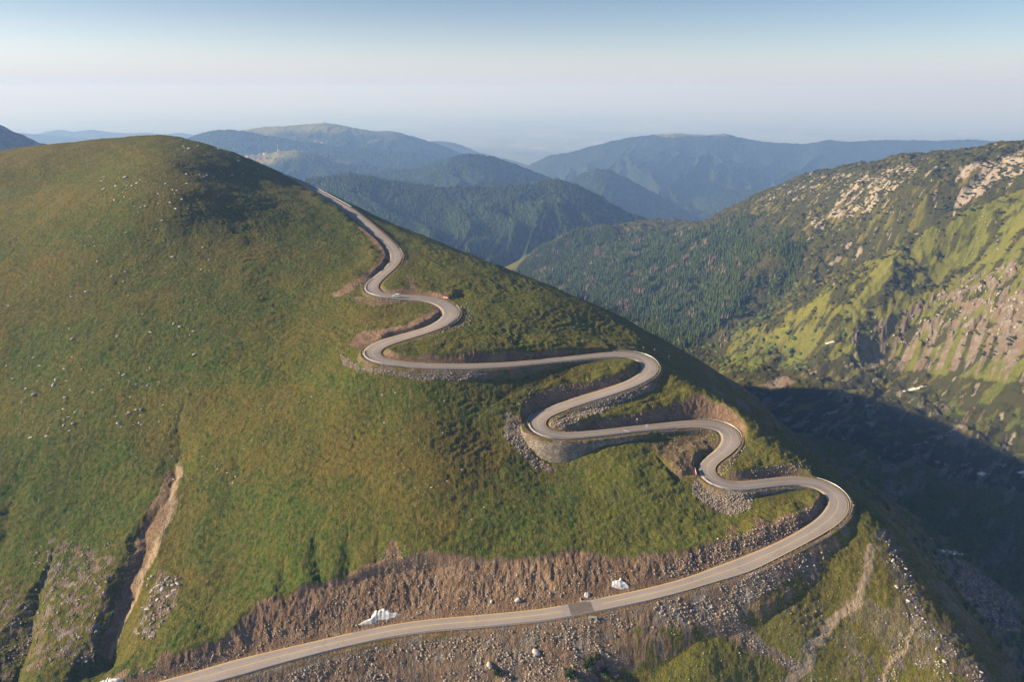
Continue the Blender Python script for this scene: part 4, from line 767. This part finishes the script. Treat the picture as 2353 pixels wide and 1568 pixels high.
# ------------------------------------------------------------------ snow left over in the hollows
def drape(name, poly, thick, mat, label, cat, rmin=0, rmax=1e9, dz=.05):
    x0, x1 = min(p[0] for p in poly), max(p[0] for p in poly); y0, y1 = min(p[1] for p in poly), max(p[1] for p in poly)
    dense = []
    for a, b in zip(poly, poly[1:]+poly[:1]):
        for t in np.arange(0, 1, .1): dense.append((a[0]+(b[0]-a[0])*t, a[1]+(b[1]-a[1])*t))
    W_ = [cast(a, b, rmin) for a, b in dense]; W_ = np.array([w for w in W_ if w is not None and math.hypot(w[0], w[1]) < rmax]); 
    if len(W_) < 8: return
    cx, cy = W_[:, 0].mean(), W_[:, 1].mean(); n = 56
    gx = np.linspace(W_[:, 0].min(), W_[:, 0].max(), n); gy = np.linspace(W_[:, 1].min(), W_[:, 1].max(), n); A, B = np.meshgrid(gx, gy, indexing='ij')
    L = np.ptp(W_[:, 0])*.03+.1
    A2 = A+fbm(A/6, B/6, 3, 90)*min(L*2, .6); B2_ = B+fbm(A/6+7, B/6, 3, 91)*min(L*2, .6)
    ins = inpoly(A2, B2_, [tuple(w[:2]) for w in W_]); d = np.minimum.reduce([dline(A2, B2_, [tuple(w[:2]) for w in W_]+[tuple(W_[0, :2])])])
    sc_ = max(.5, min(np.ptp(W_[:, 0]), np.ptp(W_[:, 1]))*.25)
    Zs = hz(A, B)+np.where(ins, dz+thick*sst(0, sc_, d)*(.85+.2*fbm(A/4, B/4, 2, 92)), -.6)
    keep = ins.copy(); keep[1:] |= ins[:-1]; keep[:-1] |= ins[1:]; keep[:, 1:] |= ins[:, :-1]; keep[:, :-1] |= ins[:, 1:]
    idx = -np.ones((n, n), int); idx[keep] = np.arange(keep.sum()); V = np.stack([A[keep]-cx, B[keep]-cy, Zs[keep]-W_[:, 2].mean()], -1)
    F = [(idx[i, j], idx[i+1, j], idx[i+1, j+1], idx[i, j+1]) for i in range(n-1) for j in range(n-1) if keep[i, j] and keep[i+1, j] and keep[i+1, j+1] and keep[i, j+1]]
    if not F: return
    o = mesh_np(name, V, F, mat, True); o.location = (cx, cy, W_[:, 2].mean()); tag(o, label, cat); return o
sn = lambda poly, th, lb, **k: drape('snow_patch', poly, th, M['snow'], lb, 'snow patch', **k)
sn([(820,1438),(845,1425),(862,1408),(880,1400),(900,1410),(924,1417),(905,1424),(870,1430),(840,1437)], 1.1, 'largest dirty white snow patch beside the lowest straight road')
sn([(1405,1352),(1408,1338),(1420,1334),(1424,1329),(1432,1338),(1448,1347),(1444,1353),(1425,1356)], .9, 'white snow patch at the foot of the brown cut, right of the culvert')
sn([(1340,1372),(1343,1362),(1352,1361),(1356,1367),(1350,1375)], .9, 'small lump of snow beside the culvert inlet')
sn([(228,1570),(250,1558),(275,1560),(285,1569),(260,1585),(225,1585)], .8, 'snow patch at the bottom edge left of the road')
sn([(1893,790),(1915,783),(1932,776),(1920,786),(1900,791)], .5, 'thin snow strip on the lit floor of the side valley', rmin=600)
sn([(2068,901),(2090,893),(2140,884),(2120,892),(2085,901)], .5, 'long thin snow strip in the shaded valley', rmin=500)
sn([(2155,1262),(2190,1265),(2225,1278),(2190,1276),(2162,1268)], .5, 'flat snow patch above the grey scree tongue', rmin=300)
sn([(2243,1087),(2258,1085),(2268,1091),(2255,1094)], .5, 'small snow patch near the right edge of the shaded valley', rmin=400)
sn([(2335,1087),(2350,1082),(2362,1083),(2352,1090)], .5, 'snow scrap at the very right edge of the picture', rmin=400)
sn([(2132,1238),(2145,1237),(2140,1241)], .4, 'tiny snow speck above the flat snow patch', rmin=300)
# ------------------------------------------------------------------ stones
def ico(sub=1):
    bm = bmesh.new(); bmesh.ops.create_icosphere(bm, subdivisions=sub, radius=1); V = np.array([v.co[:] for v in bm.verts]); F = np.array([[v.index for v in f.verts] for f in bm.faces]); bm.free(); return V, F
def rockV(rs, sub):
    V, F = ico(sub); V = V.copy()
    for _ in range(7):
        n = rs.randn(3); n /= np.linalg.norm(n); d = rs.uniform(.45, .8); t = V@n-d; V -= np.where(t > 0, t, 0)[:, None]*n*.95
    V *= 1+rs.randn(len(V), 1)*.05; return V/np.abs(V).max(), F
rs = np.random.RandomState(11)
RK1 = [rockV(rs, 1) for _ in range(8)]; RK2 = [rockV(rs, 2) for _ in range(6)]
def rotm(n):
    q = rs.randn(n, 4); q /= np.linalg.norm(q, axis=1)[:, None]; w, x, y, z = q.T
    return np.stack([np.stack([1-2*(y*y+z*z), 2*(x*y-w*z), 2*(x*z+w*y)], -1), np.stack([2*(x*y+w*z), 1-2*(x*x+z*z), 2*(y*z-w*x)], -1), np.stack([2*(x*z-w*y), 2*(y*z+w*x), 1-2*(x*x+y*y)], -1)], 1)
def rotz(n):
    a = rs.rand(n)*6.283; c, s_ = np.cos(a), np.sin(a); z = np.zeros(n); o = np.ones(n)
    return np.stack([np.stack([c, -s_, z], -1), np.stack([s_, c, z], -1), np.stack([z, z, o], -1)], 1)
def scatter(name, P, S, shapes, mat, Rm, label, smooth=False):
    "one mesh of many pieces: P positions, S (n,3) sizes"
    Vs, Fs, off = [], [], 0; ch = rs.randint(0, len(shapes), len(P))
    for k, (V, F) in enumerate(shapes):
        m = ch == k
        if not m.any(): continue
        W_ = np.einsum('nij,vj->nvi', Rm[m], V)*1.0
        W_ = W_*S[m][:, None, :]+P[m][:, None, :]; n = m.sum()
        Fs.append((F[None]+(np.arange(n)*len(V))[:, None, None]+off).reshape(-1, F.shape[1])); Vs.append(W_.reshape(-1, 3)); off += n*len(V)
    o = mesh_np(name, np.concatenate(Vs), np.concatenate(Fs), mat, smooth); tag(o, label, kind='stuff'); return o
def pick(poly, n, rmin=0, rmax=1e9, onroad=1.2):
    x0, x1 = min(p[0] for p in poly), max(p[0] for p in poly); y0, y1 = min(p[1] for p in poly), max(p[1] for p in poly); out = []
    t = 0
    while len(out) < n and t < n*12:
        t += 1; x = rs.uniform(x0, x1); y = rs.uniform(y0, y1)
        if not inpoly(np.array([x]), np.array([y]), poly)[0]: continue
        c = cast(x, y, rmin)
        if c is None or math.hypot(c[0], c[1]) > rmax: continue
        if np.min(np.hypot(RC[:, 0]-c[0], RC[:, 1]-c[1])-RW/2) < onroad: continue
        out.append(c)
    return np.array(out).reshape(-1, 3)
stones = []       # (pos, size)
def field(poly, n, a, b, pw=2.5, **k):
    P = pick(poly, n, **k); S_ = a+(b-a)*rs.rand(len(P))**pw; return P, S_
bould = [
 ([(200,400),(300,395),(400,410),(480,425),(450,480),(300,490),(220,470)], 42, .7, 2.3, 'pale flat boulder in the stony patch below the summit', 'boulders below the summit'),
 ([(380,330),(520,330),(600,370),(620,410),(480,420),(400,390)], 26, .7, 2.2, 'grey boulder on the dark shoulder beside the summit', 'boulders on the dark shoulder'),
 ([(180,480),(480,480),(500,640),(300,660),(150,600)], 34, .6, 1.9, 'pale boulder lying on the upper left pasture', 'boulders on the upper pasture'),
 ([(0,640),(250,620),(500,700),(450,860),(0,820)], 44, .5, 1.7, 'pale boulder on the middle of the left pasture', 'boulders on the middle pasture'),
 ([(0,830),(200,820),(460,860),(440,960),(250,1000),(60,1010),(30,900)], 62, .6, 1.9, 'white boulder in the scattered band across the lower left slope', 'boulders in the lower left band'),
 ([(370,1040),(480,1045),(560,1100),(520,1130),(380,1120)], 18, .5, 1.3, 'small pale stone at the head of the left gully', 'stones at the gully head'),
 ([(560,850),(1100,900),(1150,1200),(800,1180),(560,1100)], 26, .4, 1.1, 'lone pale stone on the wide grass slope under the hairpins', 'stones on the wide grass slope'),
 ([(330,1320),(420,1340),(395,1410),(340,1450),(310,1400)], 20, .8, 1.8, 'blocky grey boulder right of the left gully', 'blocks right of the gully'),
 ([(2030,1230),(2080,1300),(2130,1420),(2200,1490),(2290,1580),(2200,1580),(2080,1430),(2040,1300)], 28, .6, 1.4, 'sunlit boulder on the crest of the lowest spur', 'boulders on the spur crest')]
RKobj = []
for k, (V_, F_) in enumerate(RK2):
    o = mesh_np('boulder', V_, F_, M['rock']); RKobj.append(o.data); bpy.data.objects.remove(o)
for poly, n, a, b, lb, gp in bould:
    P, S_ = field(poly, n, a, b, 1.8)
    for p, q in zip(P, S_):
        o = bpy.data.objects.new('boulder', RKobj[rs.randint(6)]); COL.objects.link(o); o.location = (p[0], p[1], p[2]-q*.02); o.scale = (.75*q*rs.uniform(.8, 1.4), .75*q*rs.uniform(.6, 1), .75*q*rs.uniform(.4, .7))
        o.rotation_euler = (rs.uniform(-.3, .3), rs.uniform(-.3, .3), rs.uniform(0, 6.28)); tag(o, lb, 'boulder', gp)
for poly, sz, lb in (([(1075,1395)]*2, 1.2, 'pale boulder high in the brown cut'), ):
    pass
for px, py, q, lb in ((1355, 1535, 1.5, 'large grey block on the rubble slope, right of the lower culvert'), (1130, 1385, .8, 'oval boulder at the foot of the brown cut'), (1190, 1383, 1.2, 'broken grey block in the brown cut'), (1128, 1535, 1.0, 'tall pale block beside the small bush'),
    (1125, 1530, 1.2, 'pale block low on the rubble slope'), (1232, 1502, 1.5, 'big square boulder casting a shadow on the rubble'), (1650, 1240, .5, 'rock at the edge of the cut grass')):
    c = cast(px, py)
    if c is None: continue
    o = bpy.data.objects.new('boulder', RKobj[rs.randint(6)]); COL.objects.link(o); o.location = c+np.array([0, 0, q*.3]); o.scale = (q*1.1, q*.9, q*.9); o.rotation_euler = (.3, .2, rs.rand()*6); tag(o, lb, 'boulder')
stuffs = []
def rub(poly, n, a, b, pw=2.2, nz=None, **k):
    P, S_ = field(poly, int(n), a, b, pw, **k)
    if nz is not None: m = fbm(P[:, 0]/7, P[:, 1]/7, 3, 131)+rs.randn(len(P))*.12 > nz; P, S_ = P[m], S_[m]
    stuffs.append((P, S_))
rub([(200,400),(400,400),(480,430),(450,480),(220,480)], 160, .3, .9); rub([(380,330),(600,360),(640,410),(480,420)], 120, .3, .9)
rub([(0,560),(560,560),(520,1010),(0,1030)], 520, .25, .8); rub([(0,1030),(300,1030),(300,1240),(0,1240)], 60, .25, .8)
rub([(60,1260),(180,1245),(255,1250),(245,1400),(215,1530),(40,1545),(90,1400)], 1500, .2, 1.3, 3.5, 0); rub([(370,1310),(420,1330),(400,1400),(350,1475),(305,1470)], 520, .2, 1.5, 3, .02); rub([(0,1380),(60,1390),(90,1430),(30,1568),(0,1568)], 500, .2, 1.0, 3, .05)
rub([(300,1240),(350,1180),(400,1090),(410,1120),(390,1200),(330,1320),(270,1450),(240,1520),(235,1480)], 380, .2, .6)
rub([(240,1568),(480,1492),(700,1402),(800,1340),(900,1250),(1060,1312),(1400,1300),(1500,1322),(1640,1245),(1850,1168),(1895,1160),(1850,1215),(1600,1320),(1200,1400),(800,1452),(400,1560)], 3000, .2, 1.0, 3.2)
rub([(1500,1310),(1640,1250),(1850,1170),(1895,1160),(1850,1210),(1700,1285),(1560,1335)], 700, .3, 1.1, 2.5)
rub([(560,1600),(700,1535),(900,1482),(1200,1447),(1400,1414),(1600,1364),(1760,1294),(1930,1245),(1880,1300),(1810,1345),(1730,1380),(1690,1420),(1560,1440),(1430,1450),(1420,1560),(1350,1600)], 9500, .15, 1.3, 4.5, -.08)
rub([(1600,1370),(1760,1300),(1800,1340),(1700,1400),(1740,1465),(1850,1530),(1840,1550),(1700,1480),(1600,1430)], 1900, .2, .9, 3, -.05)
rub([(1160,945),(1195,960),(1208,1000),(1222,1045),(1250,1062),(1275,1080),(1230,1080),(1190,1040),(1158,1000)], 560, .2, 1.1, 3); rub([(1280,1055),(1370,1060),(1330,1095),(1290,1090)], 60, .2, .6)
rub([(1595,1105),(1640,1140),(1735,1132),(1725,1172),(1680,1188),(1630,1165),(1590,1135)], 1000, .3, .95, 1.6)
rub([(1255,985),(1275,962),(1400,918),(1510,880),(1515,888),(1420,930),(1350,960),(1310,980),(1290,990)], 620, .35, 1.25, 1.8)
rub([(780,812),(830,845),(960,860),(1130,858),(1070,875),(960,872),(850,858),(790,842)], 520, .3, 1.2, 2)
rub([(1170,930),(1200,900),(1300,880),(1450,850),(1460,865),(1330,905),(1220,935)], 260, .2, .9); rub([(1500,985),(1640,985),(1650,1060),(1600,1090),(1560,1090)], 140, .3, .9)
rub([(2020,1220),(2080,1290),(2130,1420),(2200,1490),(2290,1580),(2000,1580),(2080,1430),(2040,1300)], 2200, .15, 1.1, 3.5, .16); rub([(1750,1310),(1990,1250),(2050,1450),(1990,1568),(1500,1568),(1480,1460),(1700,1420)], 420, .2, .8)
rub([(1980,1262),(2010,1262),(1985,1380),(1880,1480),(1870,1568),(1790,1568),(1850,1480),(1960,1370)], 700, .15, .5)
rub([(1640,1050),(1700,1010),(1720,1020),(1680,1075),(1650,1100)], 160, .3, 1.0); rub([(1720,1080),(1850,1060),(1880,1080),(1740,1100)], 200, .3, .9)
rub([(1070,690),(1095,720),(1080,750),(980,780),(900,800),(1000,765),(1060,740)], 260, .3, 1.0); rub([(835,680),(960,690),(900,700)], 90, .3, .9)
rub([(1230,745),(1460,775),(1200,790),(1050,780)], 60, .3, .8)
rub([(2160,1280),(2220,1290),(2340,1380),(2345,1455),(2290,1445),(2210,1370)], 900, .6, 2.0, 2, rmin=250, rmax=900)
P = np.concatenate([a for a, b in stuffs]); S_ = np.concatenate([b for a, b in stuffs])
S3 = S_[:, None]*np.stack([rs.uniform(.8, 1.3, len(P)), rs.uniform(.7, 1.1, len(P)), rs.uniform(.5, .9, len(P))], -1)*.52
P = P+np.c_[np.zeros((len(P), 2)), S3[:, 2]*.25]
scatter('rubble', P, S3, RK1, M['rock2'], rotm(len(P)), 'broken stones and rubble strewn over banks and slopes')
# ------------------------------------------------------------------ crags on the opposite slope
P1 = pick([(2353,600),(2300,612),(2200,655),(2080,722),(1970,770),(1950,800),(2100,792),(2200,765),(2353,800)], 300, rmin=700); P2 = pick([(2400,430),(2200,500),(2050,580),(1900,670),(1720,770),(1900,800),(2353,620)], 60, rmin=780)
P3 = pick([(1840,500),(1960,470),(2100,470),(2050,540),(1980,560),(1950,540)], 24, rmin=900)
cm = fbm(P1[:, 0]/13, P1[:, 1]/22, 5, 77, .6) > -.02; P1 = P1[cm]; P = np.concatenate([P1, P2, P3]); q = np.concatenate([rs.uniform(1.5, 4.5, len(P1)), rs.uniform(.8, 3.2, len(P2)), rs.uniform(1.5, 3.5, len(P3))])
S3 = q[:, None]*np.stack([rs.uniform(.4, 1.0, len(P)), rs.uniform(.4, 1.0, len(P)), rs.uniform(.6, 1.3, len(P))], -1)*.75
scatter('crags', P, S3, RK1, M['crag'], rotz(len(P)), 'pale rock outcrops on the sunlit opposite slope')
# ------------------------------------------------------------------ vegetation
def conifer(rs, tiers=5, seg=7):
    V, F = [], []
    for t in range(tiers):
        z0 = .08+.84*t/tiers; z1 = min(1.0, z0+1.75/tiers); r = .20*(1-t/tiers)**.85+.015; b = len(V)
        a0 = rs.rand()*6; 
        for k in range(seg*2):
            a = a0+k*math.pi/seg; rr = r*(1 if k % 2 == 0 else .55)*rs.uniform(.8, 1.2); V.append((rr*math.cos(a), rr*math.sin(a), z0-(.03 if k % 2 == 0 else -.02)+rs.uniform(-.015, .015)))
        V.append((0, 0, z1)); n = seg*2
        for k in range(n): F.append((b+k, b+(k+1) % n, b+n))
    return np.array(V), np.array(F)
CON = [conifer(rs, 5, 5) for _ in range(6)]; CON3 = [conifer(rs, 3, 4) for _ in range(4)]
# forest on the slope across the valley
n_try = 110000; X_ = rs.uniform(0, 1000, n_try); Y_ = rs.uniform(950, 2500, n_try); Z_ = hz(X_, Y_); px_, py_ = project(X_, Y_, Z_)
main = inpoly(px_, py_, [(1150,660),(1200,605),(1240,570),(1330,530),(1400,525),(1450,540),(1560,538),(1640,520),(1720,540),(1760,600),(1730,680),(1660,750),(1600,800),(1500,800),(1300,720)])
dens = fbm(X_/90, Y_/90, 3, 101); fringe = inpoly(px_, py_, [(1640,505),(1760,490),(1850,560),(1830,650),(1750,730),(1680,800),(1640,800),(1700,700)]) & (dens > .12)
clear = (fbm(X_/60, Y_/60, 3, 103) > .42)
ok = (main & ~clear) | fringe; P = np.stack([X_, Y_, Z_], -1)[ok]; hgt = rs.uniform(7, 18, len(P))*(.75+.35*np.clip(dens[ok]+.5, 0, 1.2)); hgt[fringe[ok]] *= .65
dead = (fbm(P[:, 0]/45, P[:, 1]/45, 2, 105) > .50) & (rs.rand(len(P)) < .6)
D_ = np.hypot(P[:, 0], P[:, 1]); size = hgt/D_; pxs, pys = project(P[:, 0], P[:, 1], P[:, 2]+hgt)
# which trees really show: sight line to the tree top clears the near hill
def visible(Pt):
    t = np.linspace(.12, .97, 60)[:, None]; zz = hz(Pt[None, :, 0]*t, Pt[None, :, 1]*t); return (zz < Pt[None, :, 2]*t+1).all(0)
vis = visible(np.c_[P[:, 0], P[:, 1], P[:, 2]+hgt*.6])
P, hgt, dead, size, D_ = P[vis], hgt[vis], dead[vis], size[vis], D_[vis]
order = np.argsort(-size*(~dead)); near_i = order[:290]; rest = np.ones(len(P), bool); rest[near_i] = False
def stf(name, P, hgt, shapes, mat, lb, w=1.0):
    S3 = hgt[:, None]*np.stack([rs.uniform(.8, 1.2, len(P))*w]*2+[np.ones(len(P))], -1); return scatter(name, P, S3, shapes, mat, rotz(len(P)), lb)
m = rest & ~dead; stf('forest', P[m], hgt[m], CON, M['spruce'], 'dense spruce forest on the far valley slope')
m = rest & dead; stf('forest', P[m], hgt[m], CON3, M['dead'], 'patches of bare reddish dead trees in the spruce forest', .8)
CM = []
for V_, F_ in CON:
    o = mesh_np('crown', V_, F_, M['spruce']); CM.append(o.data); bpy.data.objects.remove(o)
o = MB().tube((0, 0, -.05), (0, 0, .55), .016, .008, 6).build('trunk', M['bark']); TM = o.data; bpy.data.objects.remove(o)
for i in near_i:
    root = empty('spruce_tree', tuple(P[i]), rs.rand()*6); root.scale = (hgt[i],)*3; root.empty_display_size = .1
    for nm, me in (('crown', CM[rs.randint(6)]), ('trunk', TM)):
        o = bpy.data.objects.new(nm, me); COL.objects.link(o); o.parent = root
    tag(root, 'slender dark spruce in the lower edge of the valley forest', 'tree', 'spruces at the lower edge of the forest')
# broad-leaved fresh green clumps between the spruces and shrubs on the open slope
def blobs(rs, sub=1, k=.28):
    V, F = ico(sub); V = V*(1+rs.randn(len(V), 1)*k); V[:, 2] = np.maximum(V[:, 2], -.3); return V, F
BL = [blobs(rs, 2, .16) for _ in range(6)]
n_try = 42000; X_ = rs.uniform(150, 1400, n_try); Y_ = rs.uniform(650, 2100, n_try); Z_ = hz(X_, Y_); px_, py_ = project(X_, Y_, Z_)
nn = fbm((X_+.45*Y_)/75, (Y_-.45*X_)/28, 5, 71); far_sl = (px_ > 1560) & (py_ < 830) & (np.hypot(X_, Y_) > 800) & (px_ < 2420)
lit = inpoly(px_, py_, [(2450,420),(2200,500),(2050,580),(1900,670),(1700,770),(1560,860),(1900,850),(2450,900)])
ok = far_sl & (nn*.6+fbm((X_+.45*Y_)/30, (Y_-.45*X_)/17, 5, 74, .6)*.6+.33-.55*lit > .0) & (rs.rand(n_try) < .85); P = np.stack([X_, Y_, Z_], -1)[ok]; v = visible(P+[0, 0, 3]); P = P[v]
q = rs.uniform(1.4, 4.0, len(P)); S3 = q[:, None]*np.stack([rs.uniform(.8, 1.5, len(P)), rs.uniform(.8, 1.5, len(P)), np.full(len(P), .55)], -1)
scatter('dwarf_pine', P, S3, BL, M['dwarf'], rotz(len(P)), 'dark mats of dwarf pine on the opposite slope')
ok2 = ((lit & (nn < -.0)) | inpoly(px_, py_, [(1560,740),(1750,690),(1800,620),(1850,640),(1780,720),(1650,830),(1560,800)])) & (rs.rand(n_try) < .25) & (px_ < 1950); P = np.stack([X_, Y_, Z_], -1)[ok2]; P = P[visible(P+[0, 0, 3])]
q = rs.uniform(1.5, 4.5, len(P)); S3 = q[:, None]*np.stack([rs.uniform(.8, 1.3, len(P))]*2+[rs.uniform(.6, 1.1, len(P))], -1)
scatter('bushes', P, S3, BL, M['bright'], rotz(len(P)), 'fresh green bushes between forest and meadow')
# trees on the shaded wooded ridge
ob, RX, RY, RZ, ra, rd_ = L1
m1 = (rd_ < 120); ii_ = rs.randint(0, RX.shape[0]-1, 90000); jj_ = rs.choice(np.where(m1)[0][:-1], 90000)
u, v = rs.rand(90000), rs.rand(90000); lp = lambda A: A[ii_, jj_]*(1-u)*(1-v)+A[ii_+1, jj_]*u*(1-v)+A[ii_, jj_+1]*(1-u)*v+A[ii_+1, jj_+1]*u*v
X_, Y_, Z_ = lp(RX), lp(RY), lp(RZ); nn = fbm(X_/160, Y_/160, 3, 111); px_, py_ = project(X_, Y_, Z_)
ok = (px_ > 560) & (px_ < 1600) & (py_ < 640) & (nn > -.12); P = np.stack([X_, Y_, Z_], -1)[ok][:24000]; P = P[visible(P+[0, 0, 20])]
hg = rs.uniform(8, 18, len(P)); stf('forest', P, hg, CON3, M['spruce'], 'mixed forest on the shaded ridge across the valley', 1.25)
# ------------------------------------------------------------------ bushes at the bottom edge
def bush(px, py, w, h, label):
    c = cast(px, py)
    if c is None: return
    root = empty('bush', tuple(c)); n = 2600
    cl = rs.randn(16, 3)*[.42, .42, .25]; idx = rs.randint(0, 16, n); p = cl[idx]+rs.randn(n, 3)*.16; p = p/np.abs(p).max(0)*[w/2, w/2, h/2]; p[:, 2] += h*.45
    a = rs.randn(n, 3); a /= np.linalg.norm(a, axis=1)[:, None]; b = np.cross(a, rs.randn(n, 3)); b /= np.linalg.norm(b, axis=1)[:, None]; s_ = rs.uniform(.12, .26, n)[:, None]
    V = np.stack([p-a*s_, p-b*s_*.6, p+a*s_, p+b*s_*.6], 1).reshape(-1, 3); mesh_np('foliage', V, np.arange(n*4).reshape(-1, 4), M['shrub'], False, root)
    t = MB()
    for k in range(5): t.tube((0, 0, -.3), tuple(cl[k]*[w/2.4, w/2.4, 0]+[0, 0, h*.6]), .12, .03, 6)
    t.build('branches', M['bark'], root); tag(root, label, 'bush')
bush(1142, 1552, 4.2, 3.2, 'small dark bush alone on the rubble at the bottom edge')
bush(1312, 1560, 5.5, 4.0, 'round dark bush at the bottom edge, left one of the cluster')
bush(1350, 1535, 6.5, 4.5, 'largest dark green bush at the bottom edge below the road')
bush(1395, 1560, 5.0, 3.5, 'low bush next to the grass at the right end of the cluster')
bush(1372, 1515, 3.2, 2.4, 'topmost small bush of the cluster below the road')
# ------------------------------------------------------------------ village, tower and mast
def on_ridge(Rg, px, py, r0=0):
    ob, X, Y, Zr_, a, dr = Rg; r = ray(px, py); az_ = math.atan2(r[0], r[1]); i = int(np.argmin(abs(a-az_))); rr = np.hypot(X[i], Y[i]); t = r[2]/math.hypot(r[0], r[1])
    m = (Zr_[i] > t*rr) & (rr > r0)
    if not m.any(): k = int(np.argmax(Zr_[i]-t*rr*1.0-(rr < r0)*1e5))
    else: k = int(np.argmax(m))
    return np.array([X[i, k], Y[i, k], Zr_[i, k]])
def house(c, w, d, h, rz, label, group, win=True):
    root = empty('house', tuple(c), rz); MB().box((0, 0, h/2-2), (w, d, h+4)).build('wall', M['stucco'], root)
    MB().prism([(-w/2-.8, h), (0, h+w*.42), (w/2+.8, h)], -d/2-.8, d/2+.8).build('roof', M['tile'], root)
    if win:
        for x in (-w*.25, w*.25): MB().box((x, -d/2-.05, h*.55), (w*.16, .1, h*.22)).build('window', M['dark'], root)
        MB().box((0, -d/2-.05, 1.1), (1.4, .1, 2.4)).build('door', M['dark'], root)
    tag(root, label, 'house', group)
Z_ = lambda x, y: ((x/5.8725+850)*2353/4048, (y/5.8725+450)*2353/4048)
lit_h = [(555, 975, 15, 'sunlit house at the left end of the upper village row'), (632, 960, 17, 'second sunlit house of the upper village row'), (682, 972, 14, 'small sunlit house in front of the upper village row'), (727, 945, 19, 'largest sunlit house in the middle of the upper village row'), (800, 945, 13, 'fourth sunlit house of the upper village row'), (872, 925, 18, 'long sunlit house at the right end of the upper village row'), (1212, 842, 18, 'lone sunlit house on the meadow crest left of the mast'),
 (797, 1075, 15, 'leftmost sunlit house of the lower village row'), (915, 1078, 11, 'small sunlit house second in the lower village row'), (1072, 1075, 16, 'red roofed house in the lower village row'), (1127, 1075, 15, 'red roofed house right of the first in the lower row'), (1186, 1062, 18, 'biggest house of the lower village row'), (1277, 1055, 14, 'white gabled house at the right end of the lower village row')]
for x, y, w, lb in lit_h:
    c = on_ridge(L3c, *Z_(x, y)); house(c, w, w*.8, w*.55, rs.uniform(-.5, .5), lb, 'houses of the mountain village')
for x, y in ((650,680),(672,705),(640,730),(570,775),(600,770),(900,655),(930,665),(955,690),(1000,685),(1022,705),(1062,755),(1100,785),(1130,780),(1160,795),(1160,720),(1190,760),(335,858),(440,855),(540,855),(650,775),(1040,720),(1085,735)):
    c = on_ridge(L3c, *Z_(x, y)) if y > 700 else on_ridge(L3c, *Z_(x, y)); house(c, 13, 11, 7, rs.uniform(-1, 1), 'small house in the shaded part of the village', 'shaded houses of the village', False)
for x, y, w in ((2335,672,16),(2360,690,13),(2400,668,15),(2450,690,14),(2480,678,14)):
    c = on_ridge(L3, *Z_(x, y)); house(c, w, w*.8, w*.55, rs.uniform(-.5, .5), 'house in the small hamlet under the tower hill', 'houses of the distant hamlet', False)
def mast(c, hgt, label, stripes=True, r=2.0, base=True):
    root = empty('radio_mast', tuple(c)); n = 6 if stripes else 1
    for k in range(n):
        z0, z1 = hgt*k/n, hgt*(k+1)/n; MB().tube((0, 0, z0-(3 if k == 0 else 0)), (0, 0, z1), r*(1-.75*k/n), r*(1-.75*(k+1)/n), 8).build('mast_section', M['red'] if stripes and k % 2 == 0 else M['white'], root)
    if base:
        MB().box((0, 0, 2), ((28, 16, 14) if r > 4 else (12, 8, 7))).build('hut', M['white'], root); MB().box(((20 if r > 4 else 9), 0, 1), (11, 8, 8)).build('annex', M['white'], root)
    tag(root, label, 'mast')
mast(on_ridge(L3, 745, 281.5), 52, 'tall white transmitter tower on the highest meadow hill', False, 5.0)
mast(on_ridge(L3c, *Z_(1445, 800)), 42, 'thin red and white radio mast above the village meadow', True, 2.4)
# shaggy grass so that the slopes are not bare: too fine to count
